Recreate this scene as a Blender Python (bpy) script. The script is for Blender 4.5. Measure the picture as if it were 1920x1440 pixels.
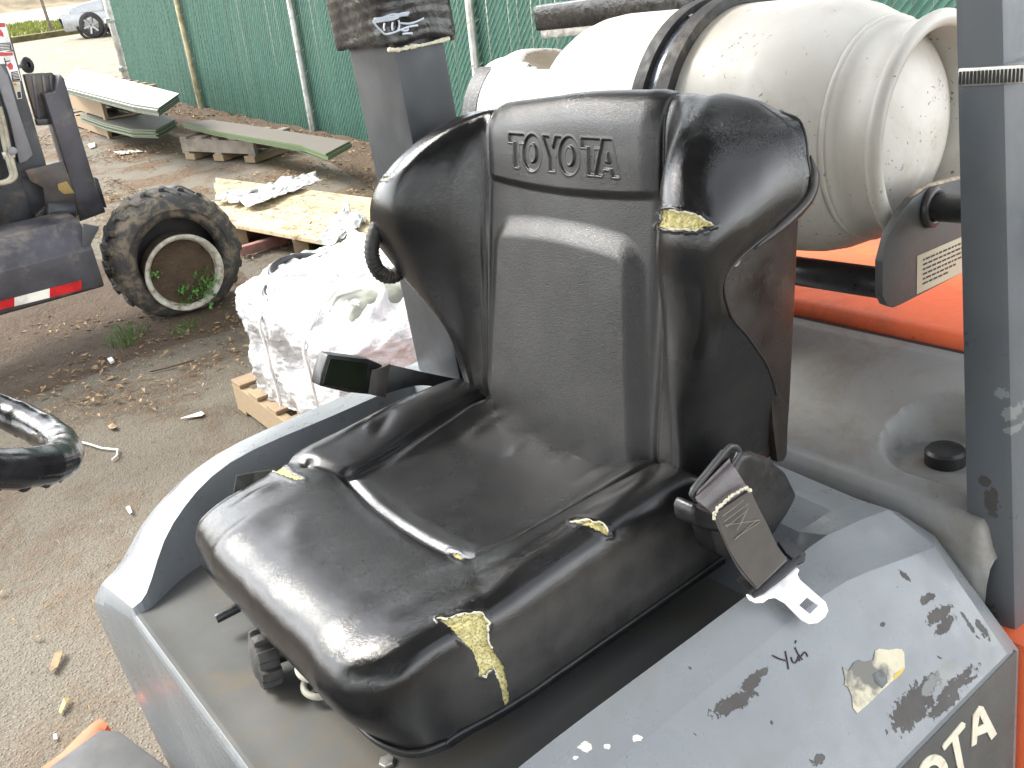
import bpy, bmesh, math, random
import numpy as np
from mathutils import Vector, Matrix
from mathutils import noise as mnoise
for _o in list(bpy.data.objects): bpy.data.objects.remove(_o)
rnd = random.Random(11)
SC = bpy.context.scene
COL = SC.collection
rad = math.radians
# ------------------------------------------------------------------ camera
FPX, H = 1750.0, 1.72
_Xf = np.array([.77498744, -.36433751, .51638421]); _Yf = np.array([-.61324453, -.2360772, .75378956])
_Zf = np.cross(_Xf, _Yf)
_N = np.array([303, 3510, 1750.]); _N /= np.linalg.norm(_N)
_up = _Zf*.15 - _N*.85; _up /= np.linalg.norm(_up)
_Xw = _Xf - _up*(_Xf @ _up); _Xw /= np.linalg.norm(_Xw); _Yw = np.cross(_up, _Xw)
FM = np.stack([_Xf, _Yf, _Zf]); WM = np.stack([_Xw, _Yw, _up])     # rows: frame axes seen in camera axes (x right, y down, z forward)
cam = bpy.data.cameras.new('camera'); camo = bpy.data.objects.new('camera', cam); COL.objects.link(camo)
cam.sensor_width = 36; cam.lens = 36*FPX/1920; cam.clip_start = .02; cam.clip_end = 600
_m = Matrix.Identity(4)
for i in range(3):
    _m[i][0] = WM[i, 0]; _m[i][1] = -WM[i, 1]; _m[i][2] = -WM[i, 2]
_m[2][3] = H
camo.matrix_world = _m
SC.camera = camo
# ------------------------------------------------------------------ light
SUN = Vector((-.42, .72, .76)).normalized()                        # towards the sun
world = bpy.data.worlds.new('World'); SC.world = world; world.use_nodes = True
wt = world.node_tree; wt.nodes.clear()
sky = wt.nodes.new('ShaderNodeTexSky'); sky.sky_type = 'NISHITA'; sky.sun_disc = False
sky.sun_elevation = math.asin(SUN.z); sky.sun_rotation = math.atan2(SUN.x, SUN.y)
sky.air_density = 1.0; sky.dust_density = .6; sky.ozone_density = 1.0
hs = wt.nodes.new('ShaderNodeHueSaturation'); hs.inputs['Saturation'].default_value = .16
bg = wt.nodes.new('ShaderNodeBackground'); bg.inputs['Strength'].default_value = .15
wo = wt.nodes.new('ShaderNodeOutputWorld')
wt.links.new(sky.outputs[0], hs.inputs['Color']); wt.links.new(hs.outputs[0], bg.inputs[0]); wt.links.new(bg.outputs[0], wo.inputs[0])
sl = bpy.data.lights.new('sun', 'SUN'); sl.energy = 1.35; sl.angle = rad(24); sl.color = (1, .95, .87)
slo = bpy.data.objects.new('sun', sl); COL.objects.link(slo); slo.location = (-6, 8, 12)
slo.rotation_euler = SUN.to_track_quat('Z', 'Y').to_euler()
SC.view_settings.view_transform = 'Standard'; SC.view_settings.look = 'None'
SC.view_settings.exposure = 2.42; SC.view_settings.gamma = 1; SC.view_settings.use_curve_mapping = False
SC.render.engine = 'CYCLES'; SC.cycles.use_denoising = True
SC.cycles.max_bounces = 6; SC.cycles.diffuse_bounces = 3; SC.cycles.glossy_bounces = 3; SC.cycles.transmission_bounces = 4
SC.cycles.transparent_max_bounces = 8; SC.cycles.caustics_reflective = False; SC.cycles.caustics_refractive = False

# ------------------------------------------------------------------ points from the survey of the photograph
def _bp(M, px, py, X=None, Y=None, Z=None, D=None):
    r = M @ np.array([(px-960)/FPX, (py-720)/FPX, 1.])
    if D is not None: t = D
    elif X is not None: t = X/r[0]
    elif Y is not None: t = Y/r[1]
    else: t = (Z-H)/r[2]
    return Vector((float(t*r[0]), float(t*r[1]), float(H+t*r[2])))
def fp(px, py, **k): return _bp(FM, px, py, **k)                   # a point in the forklift's frame
def wp(px, py, **k): return _bp(WM, px, py, **k)                   # a point in the world
def rp(px, py, P0, n, M=FM):                                       # where the line of sight meets a plane
    r = Vector(M @ np.array([(px-960)/FPX, (py-720)/FPX, 1.])); C = Vector((0, 0, H))
    return C + r*((Vector(P0)-C).dot(n)/r.dot(n))
# ------------------------------------------------------------------ mesh helpers
ROOT_OFF = {}
def root_off(o):
    while o is not None:
        if o.name in ROOT_OFF: return ROOT_OFF[o.name]
        o = o.parent
    return Vector((0, 0, 0))
def tag(o, label=None, cat=None, group=None, kind=None):
    if label: o['label'] = label
    if cat: o['category'] = cat
    if group: o['group'] = group
    if kind: o['kind'] = kind
    return o
def link(name, vf, m, parent=None, smooth=None, **t):
    v, f = vf
    off = root_off(parent)
    me = bpy.data.meshes.new(name)
    if isinstance(v, np.ndarray): v = v - np.array(off)
    else: v = [(p[0]-off[0], p[1]-off[1], p[2]-off[2]) for p in v]
    me.from_pydata(v if not isinstance(v, np.ndarray) else v.tolist(), [], f if not isinstance(f, np.ndarray) else f.tolist())
    me.update()
    if m is not None:
        for mm in (m if isinstance(m, (list, tuple)) else [m]): me.materials.append(mm)
    if smooth is not None:
        me.shade_smooth()
        if smooth < 180: me.set_sharp_from_angle(angle=rad(smooth))
    o = bpy.data.objects.new(name, me); COL.objects.link(o)
    if parent is not None: o.parent = parent
    return tag(o, **t)
def empty(name, loc, label, cat, group=None, M=None):
    o = bpy.data.objects.new(name, None); COL.objects.link(o); o.empty_display_size = .1
    if M is None: o.location = loc
    else: o.matrix_world = M
    ROOT_OFF[o.name] = Vector(loc)
    return tag(o, label, cat, group)
def join(*vfs):
    V, Fc = [], []
    for v, f in vfs:
        b = len(V); V += [tuple(p) for p in v]; Fc += [tuple(i+b for i in q) for q in f]
    return V, Fc
def bm_out(bm):
    bm.verts.ensure_lookup_table(); bm.verts.index_update()
    r = ([tuple(v.co) for v in bm.verts], [tuple(v.index for v in f.verts) for f in bm.faces]); bm.free(); return r
def bev(vf, w, seg=2, ang=20):
    bm = bmesh.new(); vs = [bm.verts.new(p) for p in vf[0]]
    for f in vf[1]:
        try: bm.faces.new([vs[i] for i in f])
        except ValueError: pass
    bmesh.ops.recalc_face_normals(bm, faces=bm.faces[:])
    e = [x for x in bm.edges if len(x.link_faces) == 2 and x.calc_face_angle(0) > rad(ang)]
    bmesh.ops.bevel(bm, geom=e, offset=w, segments=seg, profile=.6, affect='EDGES', clamp_overlap=True)
    return bm_out(bm)
BOXF = [(0,3,2,1),(4,5,6,7),(0,1,5,4),(1,2,6,5),(2,3,7,6),(3,0,4,7)]
def box(x0, y0, z0, x1, y1, z1, b=0):
    vf = ([(x0,y0,z0),(x1,y0,z0),(x1,y1,z0),(x0,y1,z0),(x0,y0,z1),(x1,y0,z1),(x1,y1,z1),(x0,y1,z1)], BOXF)
    return bev(vf, b) if b else vf
def hexa(p, b=0):                                                   # eight corners: four below, four above
    return bev((p, BOXF), b) if b else (p, BOXF)
def beam(a, b, w, h, up=(0,0,1), bv=0):                             # box from point a to point b
    a, b = Vector(a), Vector(b); d = (b-a).normalized(); s = d.cross(Vector(up)).normalized(); u = s.cross(d)
    q = [a-s*w/2-u*h/2, a+s*w/2-u*h/2, b+s*w/2-u*h/2, b-s*w/2-u*h/2]
    return hexa([tuple(x) for x in q]+[tuple(x+u*h) for x in q], bv)
def prism(pts, d, b=0, seg=2):                                      # polygon pushed along d
    n = len(pts); d = Vector(d)
    V = [tuple(p) for p in pts]+[tuple(Vector(p)+d) for p in pts]
    Fc = [tuple(range(n))[::-1], tuple(range(n, 2*n))]+[(i, (i+1) % n, (i+1) % n+n, i+n) for i in range(n)]
    bm = bmesh.new(); vs = [bm.verts.new(p) for p in V]
    for f in Fc: bm.faces.new([vs[i] for i in f])
    bmesh.ops.recalc_face_normals(bm, faces=bm.faces[:])
    if b:
        e = [x for x in bm.edges if x.calc_face_angle(0) > rad(25)]
        bmesh.ops.bevel(bm, geom=e, offset=b, segments=seg, profile=.6, affect='EDGES', clamp_overlap=True)
    bmesh.ops.triangulate(bm, faces=[f for f in bm.faces if len(f.verts) > 4])
    return bm_out(bm)
def tube(path, r, n=10, cap=True, closed=False):
    P = [Vector(p) for p in path]; k = len(P); rr = r if isinstance(r, (list, tuple)) else [r]*k
    T = []
    for i in range(k):
        a = P[(i-1) % k] if (closed or i > 0) else P[i]; b = P[(i+1) % k] if (closed or i < k-1) else P[i]
        T.append((b-a).normalized())
    u = T[0].orthogonal().normalized(); V, Fc = [], []
    for i in range(k):
        u = (u-T[i]*u.dot(T[i])).normalized(); w = T[i].cross(u)
        for j in range(n):
            a = 2*math.pi*j/n; V.append(tuple(P[i]+(u*math.cos(a)+w*math.sin(a))*rr[i]))
    for i in range(k if closed else k-1):
        for j in range(n):
            i2 = (i+1) % k
            Fc.append((i*n+j, i*n+(j+1) % n, i2*n+(j+1) % n, i2*n+j))
    if cap and not closed:
        Fc.append(tuple(range(n))[::-1]); Fc.append(tuple(range((k-1)*n, k*n)))
    return V, Fc
def smooth_path(pts, m=6, closed=False):
    P = np.array([tuple(p) for p in pts], float); n = len(P); out = []
    for i in range(n if closed else n-1):
        if closed: p0, p1, p2, p3 = P[i-1], P[i], P[(i+1) % n], P[(i+2) % n]
        else: p0, p1, p2, p3 = P[max(i-1, 0)], P[i], P[i+1], P[min(i+2, n-1)]
        for j in range(m):
            t = j/m; out.append(.5*((2*p1)+(p2-p0)*t+(2*p0-5*p1+4*p2-p3)*t*t+(3*p1-p0-3*p2+p3)*t**3))
    if not closed: out.append(P[-1])
    return [Vector(p) for p in out]
def lathe(prof, c, ax, n=48, a0=0, a1=2*math.pi, ref=None):         # prof: (radius, offset along the axis)
    ax = Vector(ax).normalized(); u = ax.orthogonal().normalized() if ref is None else (Vector(ref)-ax*Vector(ref).dot(ax)).normalized()
    w = ax.cross(u); c = Vector(c); full = abs(a1-a0-2*math.pi) < 1e-6; m = n if full else n+1; V, Fc = [], []
    for r, h in prof:
        for j in range(m):
            a = a0+(a1-a0)*j/n; V.append(tuple(c+ax*h+(u*math.cos(a)+w*math.sin(a))*r))
    for i in range(len(prof)-1):
        for j in range(n):
            j2 = (j+1) % m; Fc.append((i*m+j, i*m+j2, (i+1)*m+j2, (i+1)*m+j))
    return V, Fc
def disc(c, ax, r, n=24, r2=None):
    return lathe([(1e-4, 0), (r, 0)], c, ax, n)
def cyl(a, b, r, n=16, bv=None):
    a, b = Vector(a), Vector(b); L = (b-a).length; e = bv if bv is not None else r*.12
    return lathe([(1e-4, 0), (r-e, 0), (r, e), (r, L-e), (r-e, L), (1e-4, L)], a, b-a, n)
def _cr(P, t):                                                      # Catmull-Rom over the first axis
    n = len(P); i = np.clip(np.floor(t).astype(int), 0, n-2); s = (t-i).reshape((-1,)+(1,)*(P.ndim-1))
    p0 = P[np.maximum(i-1, 0)]; p1 = P[i]; p2 = P[i+1]; p3 = P[np.minimum(i+2, n-1)]
    p0 = np.where((i == 0).reshape(s.shape), 2*p1-p2, p0); p3 = np.where((i == n-2).reshape(s.shape), 2*p2-p1, p3)
    return .5*(2*p1+(p2-p0)*s+(2*p0-5*p1+4*p2-p3)*s*s+(3*p1-p0-3*p2+p3)*s**3)
def net(N, ur, vr):                                                 # control net -> dense grid
    A = _cr(np.array(N, float), np.array(ur, float))
    return np.swapaxes(_cr(np.swapaxes(A, 0, 1), np.array(vr, float)), 0, 1)
def grid_faces(nr, nc):
    i = np.arange(nr-1)[:, None]*nc+np.arange(nc-1)[None, :]
    return np.stack([i, i+1, i+nc+1, i+nc], -1).reshape(-1, 4)
def grid_normals(P):
    du = np.gradient(P, axis=0); dv = np.gradient(P, axis=1); n = np.cross(du, dv)
    return n/(np.linalg.norm(n, axis=-1, keepdims=True)+1e-12)
def lin(*segs):                                                     # lin((0,3,20),(3,5,80)) sample positions
    o = []
    for a, b, n in segs: o += list(np.linspace(a, b, n, endpoint=False))
    o.append(segs[-1][1]); return o
def sdf_poly(x, y, poly):                                           # >0 outside, <0 inside
    P = np.array(poly, float); d = np.full(x.shape, 1e9); ins = np.zeros(x.shape, bool)
    for i in range(len(P)):
        ax, ay = P[i]; bx, by = P[(i+1) % len(P)]; ex, ey = bx-ax, by-ay
        t = np.clip(((x-ax)*ex+(y-ay)*ey)/(ex*ex+ey*ey+1e-18), 0, 1)
        d = np.minimum(d, np.hypot(x-ax-t*ex, y-ay-t*ey))
        c = ((ay > y) != (by > y)) & (x < (bx-ax)*(y-ay)/(by-ay+1e-18)+ax); ins ^= c
    return np.where(ins, -d, d)
def sstep(a, b, x):
    t = np.clip((x-a)/(b-a), 0, 1); return t*t*(3-2*t)
def vnoise(P, s, seed=0.):
    Q = P.reshape(-1, 3)*s+seed
    return np.array([mnoise.noise(q) for q in Q.tolist()]).reshape(P.shape[:-1])
def set_attr(o, name, vals):
    a = o.data.attributes.new(name, 'FLOAT', 'POINT'); a.data.foreach_set('value', np.asarray(vals, np.float32).ravel())
# ------------------------------------------------------------------ materials
class NT:
    def __init__(s, name):
        s.m = bpy.data.materials.new(name); s.m.use_nodes = True; s.t = s.m.node_tree; s.t.nodes.clear()
        s.out = s.t.nodes.new('ShaderNodeOutputMaterial'); s.b = s.t.nodes.new('ShaderNodeBsdfPrincipled')
        s.t.links.new(s.b.outputs[0], s.out.inputs[0]); s.tc = s.t.nodes.new('ShaderNodeTexCoord')
        s.co = s.tc.outputs['Object']
    def put(s, inp, v):
        if isinstance(v, bpy.types.NodeSocket): s.t.links.new(v, inp)
        else: inp.default_value = v if not (isinstance(v, tuple) and len(v) == 3 and inp.type == 'RGBA') else (*v, 1)
    def n(s, typ, ins={}, out=0, **at):
        q = s.t.nodes.new(typ)
        for k, v in at.items(): setattr(q, k, v)
        for k, v in ins.items(): s.put(q.inputs[k], v)
        return q.outputs[out]
    def noise(s, scale, detail=3, rough=.55, co=None, dist=0.):
        return s.n('ShaderNodeTexNoise', {'Vector': co or s.co, 'Scale': scale, 'Detail': detail, 'Roughness': rough, 'Distortion': dist})
    def voro(s, scale, out=0, feature='F1', co=None, rnd=1.):
        return s.n('ShaderNodeTexVoronoi', {'Vector': co or s.co, 'Scale': scale, 'Randomness': rnd}, out, feature=feature)
    def ramp(s, f, a, b, lo=0., hi=1.):
        return s.n('ShaderNodeMapRange', {'Value': f, 'From Min': a, 'From Max': b, 'To Min': lo, 'To Max': hi}, interpolation_type='SMOOTHSTEP')
    def mix(s, f, a, b):
        q = s.t.nodes.new('ShaderNodeMix'); q.data_type = 'RGBA'
        s.put(q.inputs[0], f); s.put(q.inputs[6], a); s.put(q.inputs[7], b); return q.outputs[2]
    def mth(s, op, a, b=0., c=0.):
        q = s.t.nodes.new('ShaderNodeMath'); q.operation = op
        s.put(q.inputs[0], a); s.put(q.inputs[1], b); s.put(q.inputs[2], c); return q.outputs[0]
    def map(s, scale=(1,1,1), rot=(0,0,0), loc=(0,0,0)):
        return s.n('ShaderNodeMapping', {'Vector': s.co, 'Scale': scale, 'Rotation': rot, 'Location': loc})
    def bump(s, h, strength=.3, dist=.002, prev=None):
        i = {'Height': h, 'Strength': strength, 'Distance': dist}
        if prev is not None: i['Normal'] = prev
        return s.n('ShaderNodeBump', i)
    def set(s, **k):
        for a, v in k.items(): s.put(s.b.inputs[a.replace('_', ' ')], v)
        return s.m
    def attr(s, name): return s.n('ShaderNodeAttribute', {}, 2, attribute_name=name)
    def blobs(s, lst, nscale=90, amp=1.2, off=(0,0,0)):                  # marks with a shape of their own: centre, two half axes
        nz = s.noise(nscale, 5, .7); nz = s.mth('MULTIPLY', s.mth('SUBTRACT', nz, .5), amp*2); res = None
        for c, a1, a2 in lst:
            c, a1, a2 = Vector(c)-Vector(off), Vector(a1), Vector(a2)
            d = s.n('ShaderNodeVectorMath', {0: s.co, 1: tuple(c)}, operation='SUBTRACT')
            nn = a1.cross(a2).normalized()*.03
            q = [s.n('ShaderNodeVectorMath', {0: d, 1: tuple(a/a.length_squared)}, 1, operation='DOT_PRODUCT') for a in (a1, a2, nn)]
            e = s.mth('SQRT', s.mth('MULTIPLY_ADD', q[0], q[0], s.mth('MULTIPLY_ADD', q[1], q[1], s.mth('MULTIPLY', q[2], q[2]))))
            e = s.mth('ADD', e, nz); v = s.ramp(e, .95, 1.02, 1., 0.)
            res = v if res is None else s.mth('MAXIMUM', res, v)
        return res
def simple(name, col, rough=.6, metal=0., var=.25, scale=12, bump=.15, bscale=80, spec=.5, dirt=None, dirt_amt=.5):
    s = NT(name); n1 = s.noise(scale, 4)
    lo = tuple(c*(1-var) for c in col); hi = tuple(min(1, c*(1+var)) for c in col)
    c = s.mix(s.ramp(n1, .3, .7), lo, hi)
    if dirt is not None:
        c = s.mix(s.ramp(s.noise(scale*.6, 6, .7, dist=.4), .62-.3*dirt_amt, .75), c, dirt)
    r = s.ramp(s.noise(scale*2, 3), .3, .7, max(.05, rough-.1), min(1, rough+.1))
    s.set(Base_Color=c, Roughness=r, Metallic=metal, Specular_IOR_Level=spec)
    if bump: s.set(Normal=s.bump(s.noise(bscale, 4), bump, .003))
    return s.m
def vinyl(name):
    s = NT(name); w = s.attr('wear')
    big = s.noise(9, 4); mid = s.noise(34, 5, .6)
    c = s.mix(s.ramp(mid, .35, .75), (.009,.009,.0095), (.014,.0135,.013))
    dust = s.mth('MULTIPLY', s.ramp(s.noise(22, 6, .65),   .62, .85), .16)
    c = s.mix(s.mth('MULTIPLY', dust, s.mth('SUBTRACT', 1., w)), c, (.05,.047,.042)); du = s.attr('dust'); c = s.mix(s.mth('MULTIPLY', du, s.ramp(s.noise(17, 5, .6), .2, .7, .5, 1.)), c, (.062,.060,.057))
    r = s.mth('ADD', s.ramp(w, 0., 1., .37, .12), s.ramp(big, .3, .7, -.04, .05))
    cell = s.voro(500, 0, 'DISTANCE_TO_EDGE'); g = s.ramp(cell, .0, .25)
    g2 = s.noise(260, 3)
    h = s.mth('ADD', g, s.mth('MULTIPLY', g2, .4))
    b1 = s.n('ShaderNodeBump', {'Height': h, 'Strength': s.ramp(w, 0., 1., .26, .12), 'Distance': .0009})
    b2 = s.bump(s.noise(45, 3, dist=.5), .12, .0014, b1)
    s.set(Base_Color=c, Roughness=r, Specular_IOR_Level=.55, Normal=b2); return s.m
def paint(name, col, chips=None, off=(0,0,0), rough=.29, dirt=(.13,.11,.085), dirt_amt=.35, chipcol=(.055,.05,.046), extra=None, speck=True, spec=.5):
    s = NT(name)
    big = s.noise(3.1, 5, .6); fine = s.noise(55, 5, .7)
    c = s.mix(s.ramp(big, .3, .7), tuple(x*.88 for x in col), tuple(min(1, x*1.1) for x in col))
    d = s.mth('MULTIPLY', s.ramp(s.noise(6.5, 8, .72, dist=.6), .45, .78), dirt_amt)
    c = s.mix(d, c, dirt)
    sm = s.mth('MULTIPLY', s.ramp(s.noise(5.2, 7, .68, dist=.9), .60, .70), s.ramp(s.noise(2.3, 2), .48, .62)); c = s.mix(s.mth('MULTIPLY', sm, .55), c, tuple(x*.45 for x in col))
    sc = s.n('ShaderNodeTexNoise', {'Vector': s.map((9, 70, 70), (0, .3, .5)), 'Scale': 4., 'Detail': 4., 'Roughness': .7})
    c = s.mix(s.ramp(sc, .68, .74, 0., .35), c, tuple(min(1, x*1.7+.04) for x in col))
    r = s.ramp(s.noise(14, 6, .7), .3, .75, rough-.07, rough+.2)
    if speck:
        v = s.voro(38); k = s.mth('MULTIPLY', s.ramp(v, .05, .075, 1., 0.), s.ramp(s.noise(7, 2), .52, .62))
        c = s.mix(s.mth('MULTIPLY', k, .8), c, chipcol)
    if chips:
        k = s.blobs(chips, 130, 1.5, off); c = s.mix(k, c, chipcol); r = s.mth('ADD', r, s.mth('MULTIPLY', k, .3))
    if extra:
        for lst, colx, amp, ns in extra:
            c = s.mix(s.blobs(lst, ns, amp, off), c, colx)
    b = s.bump(s.noise(420, 2), .05, .0006); b = s.bump(s.noise(26, 4), .08, .002, b)
    if chips: b = s.bump(s.mth('SUBTRACT', 1., s.blobs(chips, 130, 1.5, off)), .9, .0012, b)
    s.set(Base_Color=c, Roughness=r, Specular_IOR_Level=spec, Normal=b); return s.m
# ================================================================== materials used all over
VINYL = vinyl('black_vinyl')
FOAM = NT('yellow_foam'); _v = FOAM.voro(420); _n = FOAM.noise(130, 4)
FOAM.set(Base_Color=FOAM.mix(FOAM.ramp(_n, .3, .7), (.46,.40,.17), (.62,.56,.29)), Roughness=.95, Specular_IOR_Level=.1,
         Normal=FOAM.bump(FOAM.mth('ADD', FOAM.ramp(_v, 0, .5), _n), .8, .003)); FOAM = FOAM.m
FRAY = simple('torn_backing_threads', (.62,.58,.44), .9, var=.2, scale=200, bump=.5, bscale=500)
BLACKP = simple('black_plastic', (.014,.014,.015), .38, var=.3, scale=30, bump=.12, bscale=300, dirt=(.06,.055,.048), dirt_amt=.25)
BLACKS = simple('satin_black_paint', (.034,.035,.037), .35, var=.3, scale=20, bump=.06, bscale=160, dirt=(.07,.06,.05), dirt_amt=.3)
SHELLM = simple('brown_black_shell_plastic', (.022,.017,.015), .30, var=.2, scale=9, bump=.08, bscale=240, dirt=(.06,.05,.042), dirt_amt=.25)
RUBBER = simple('black_rubber', (.022,.021,.02), .62, var=.3, scale=25, bump=.25, bscale=140, dirt=(.12,.1,.075), dirt_amt=.35)
STEEL = simple('bright_steel', (.86,.84,.82), .42, .35, var=.05, scale=40, bump=.03, bscale=200)
ZINC = simple('dull_zinc', (.5,.49,.46), .42, .85, var=.2, scale=30, bump=.08, bscale=200, dirt=(.25,.22,.17), dirt_amt=.3)
WEB = NT('seat_belt_webbing'); _w = WEB.n('ShaderNodeTexWave', {'Vector': WEB.co, 'Scale': 210., 'Distortion': .6, 'Detail': 1.})
WEB.set(Base_Color=WEB.mix(WEB.noise(30, 5), (.05,.045,.04), (.105,.096,.085)), Roughness=.75, Specular_IOR_Level=.35, Normal=WEB.bump(_w, .35, .0012)); WEB = WEB.m
DARK = simple('gap_shade_black', (.012,.011,.01), .6, var=.4, scale=20, bump=.3)  # near-black for gaps, slots and hollows, their shade put into the colour
PRINT = simple('black_print', (.02,.02,.02), .5, var=.1, bump=0)
# ================================================================== the near forklift
FO = Vector((.75, .9, 0))
_R = Matrix([list(r) for r in (WM @ FM.T)])
_M = _R.to_4x4(); _M.translation = _R @ (FO-Vector((0, 0, H)))+Vector((0, 0, H))
FL = empty('forklift', FO, 'grey and orange forklift with torn black seat, seen close from its left side', 'forklift', M=_M)
ROOT_OFF[FL.name] = FO
def pj(P):                                                          # forklift frame -> photograph
    c = (P-np.array([0, 0, H])) @ FM
    return c[..., 0]/c[..., 2]*FPX+960, c[..., 1]/c[..., 2]*FPX+720
# ---- hood
def chip(P0, n, lst):
    out = []
    for (x, y, ax, ay, bx, by) in lst:
        c = rp(x, y, P0, n); a = rp(x+ax, y+ay, P0, n)-c; b = rp(x+bx, y+by, P0, n)-c
        b = b-a*(b.dot(a)/a.length_squared); out.append((c, a, b))
    return out
F2P, F2N = Vector((.7, .517, 1.03)), Vector((0, -.15, .112)).normalized()
FFP, FFN = Vector((.13, 1.29, .95)), Vector((-.8, .5, .1)).normalized()
F2C = chip(F2P, F2N, [(1375,1318,38,-20,8,12), (1408,1280,18,-14,8,10), (1428,1262,10,-8,4,5), (1712,1325,34,-36,22,18), (1735,1292,26,-26,12,10), (1772,1320,30,-26,8,7),
      (1790,1285,34,-30,10,6), (1815,1276,16,-8,5,4), (1655,1171,5,-2,2,4), (1306,1251,4,2,-1,3), (1535,1424,9,-5,5,9), (1523,1428,5,3,2,4), (1762,1152,22,-12,8,10), (1740,1122,14,-8,5,6), (1775,1170,16,-18,8,6),
      (1690,1355,20,-10,6,6), (1762,1233,5,3,2,3), (1447,1355,3,3,2,-2), (1303,1377,3,2,1,2), (1845,1180,12,16,5,-4), (1700,1080,10,8,3,-3), (1820,1170,14,22,3,-2)])
F2C += chip(FFP, FFN, [(226,1302,17,-4,3,13), (242,1290,7,-8,4,5), (268,1328,3,5,1,2), (200,1190,4,16,4,-1)])
PALE = chip(F2P, F2N, [(1762,1270,34,-34,12,9)])
WHITE = chip(Vector((.4, .53, 1.04)), Vector((0, -.5, .85)).normalized(), [(1098,1398,10,-3,3,9), (1140,1398,6,-2,2,5), (1195,1384,8,-3,3,6), (1080,1418,5,-2,2,3)])
HOODM = paint('grey_blue_hood_paint', (.172,.186,.197), F2C, FO, extra=[(PALE, (.17,.175,.17), .5, 60), (WHITE, (.72,.69,.58), 1.15, 210)], dirt_amt=.5)
_cols = 'abcdefghij'
_base = dict(a=(1.50,.60), b=(1.475,.97), c=(1.425,1.085), d=(1.335,1.09), e=(1.295,.972), f=(.622,.975), g=(.562,1.052), h=(.517,1.03), i=(.405,.88), j=(.392,.55))
def hrow(X, **k): q = dict(_base); q.update(k); return [(X if len(q[c]) < 3 else q[c][2], q[c][0], q[c][1]) for c in _cols]
HR = [hrow(.150, a=(1.44,.50), b=(1.43,.55,.14), c=(1.37,.55,.13), d=(1.235,.55), e=(1.225,.55), f=(.63,.55), g=(.61,.55), h=(.56,.54), i=(.46,.52), j=(.45,.45)),
      hrow(.146, a=(1.45,.55), b=(1.452,.85,.130), c=(1.395,.885,.118), d=(1.245,.90), e=(1.235,.90), f=(.63,.90), g=(.61,.90), h=(.555,.89), i=(.45,.80), j=(.44,.50)),
      hrow(.146, a=(1.46,.60), b=(1.458,.89,.140), c=(1.398,.952,.130), d=(1.250,.972), e=(1.240,.966), f=(.625,.966), g=(.610,.970), h=(.545,.958), i=(.44,.83), j=(.43,.55)),
      hrow(.175, b=(1.445,.91), c=(1.392,.985), d=(1.250,.992), e=(1.245,.970), f=(.622,.970), g=(.596,.992), h=(.537,.99), i=(.43,.85), j=(.42,.55)),
      hrow(.25, b=(1.46,.945), c=(1.415,1.036), d=(1.30,1.05), e=(1.285,.971), f=(.622,.973), g=(.574,1.030), h=(.525,1.012), i=(.415,.868)),
      hrow(.365, c=(1.423,1.077), d=(1.332,1.088)), hrow(.55), hrow(.72),
      hrow(.80, e=(1.285,1.07), f=(.606,1.036), g=(.566,1.048), h=(.510,1.022)), hrow(.925, e=(1.285,1.06), f=(.606,1.02), g=(.562,1.022), h=(.500,.992), i=(.405,.878)),
      hrow(.955, e=(1.285,1.03), f=(.606,.99), g=(.566,1.0), h=(.517,.985), i=(.405,.865), d=(1.335,1.06), c=(1.42,1.05)),
      hrow(.957, e=(1.285,.7), f=(.606,.7), g=(.566,.7), h=(.517,.7), i=(.407,.68), d=(1.335,.7), c=(1.42,.7), b=(1.45,.65))]
def soften(r):
    a, b, c, d = [Vector(q) for q in r[:4]]
    return [tuple(a), tuple(b), tuple(c.lerp(b, .30)), tuple(c.lerp(b, .08)+Vector((0, 0, -.004))), tuple(c.lerp(d, .30)), *r[3:]]
HR = [soften(r) for r in HR]; _H = np.array(HR, float); _u = lin((0,1,1),(1,6,20),(6,8,4),(8,9,2),(9,11,2)); HR = [[tuple(p) for p in r] for r in _cr(_H, np.array(_u, float))]
hv = [p for r in HR for p in r]; nc = len(HR[0])
hf = [tuple(int(x) for x in q) for q in grid_faces(len(HR), nc)]
bmh = bmesh.new(); vs = [bmh.verts.new(p) for p in hv]
for q in hf: bmh.faces.new([vs[i] for i in q])
bmesh.ops.recalc_face_normals(bmh, faces=bmh.faces[:])
bmesh.ops.bevel(bmh, geom=[e for e in bmh.edges if len(e.link_faces) == 2 and e.calc_face_angle(0) > rad(13)], offset=.014, segments=4, profile=.5, affect='EDGES', clamp_overlap=True)
FLOORM = paint('dusty_darkened_hood_paint', (.105,.107,.104), None, FO, rough=.7, dirt=(.15,.115,.07), dirt_amt=.85, spec=.2)  # dusty recess floor; shade also put into the darker base colour
hood = link('hood', bm_out(bmh), [HOODM, FLOORM], FL, 60)
for p_ in hood.data.polygons:
    if abs(p_.normal.z) > .93 and p_.center.z < .99 and .148 < p_.center.x+FO.x < .9: p_.material_index = 1
if sum(p.normal.z for p in hood.data.polygons if abs(p.normal.z) > .9) < 0: hood.data.flip_normals()
# dark line of writing on the side facet
INK = simple('marker_ink', (.035,.012,.03), .5, var=.1, bump=0)
def ink(strokes, P0, n, r, name, m, parent, lift=.0006, **k):
    vf = join(*[tube(smooth_path([rp(x, y, P0, n)+n*lift for x, y in s], 4), r, 6) for s in strokes]); return link(name, vf, m, parent, 60, **k)
ink([[(1448,1229),(1460,1235),(1474,1239)], [(1472,1221),(1475,1236),(1478,1255)], [(1483,1232),(1486,1241),(1492,1242),(1497,1231)], [(1496,1230),(1499,1240)],
     [(1490,1214),(1496,1226),(1504,1237)], [(1502,1230),(1509,1223),(1514,1231)], [(1492,1201),(1491,1206)]], F2P, F2N, .0009, 'handwriting', INK, hood)
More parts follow.
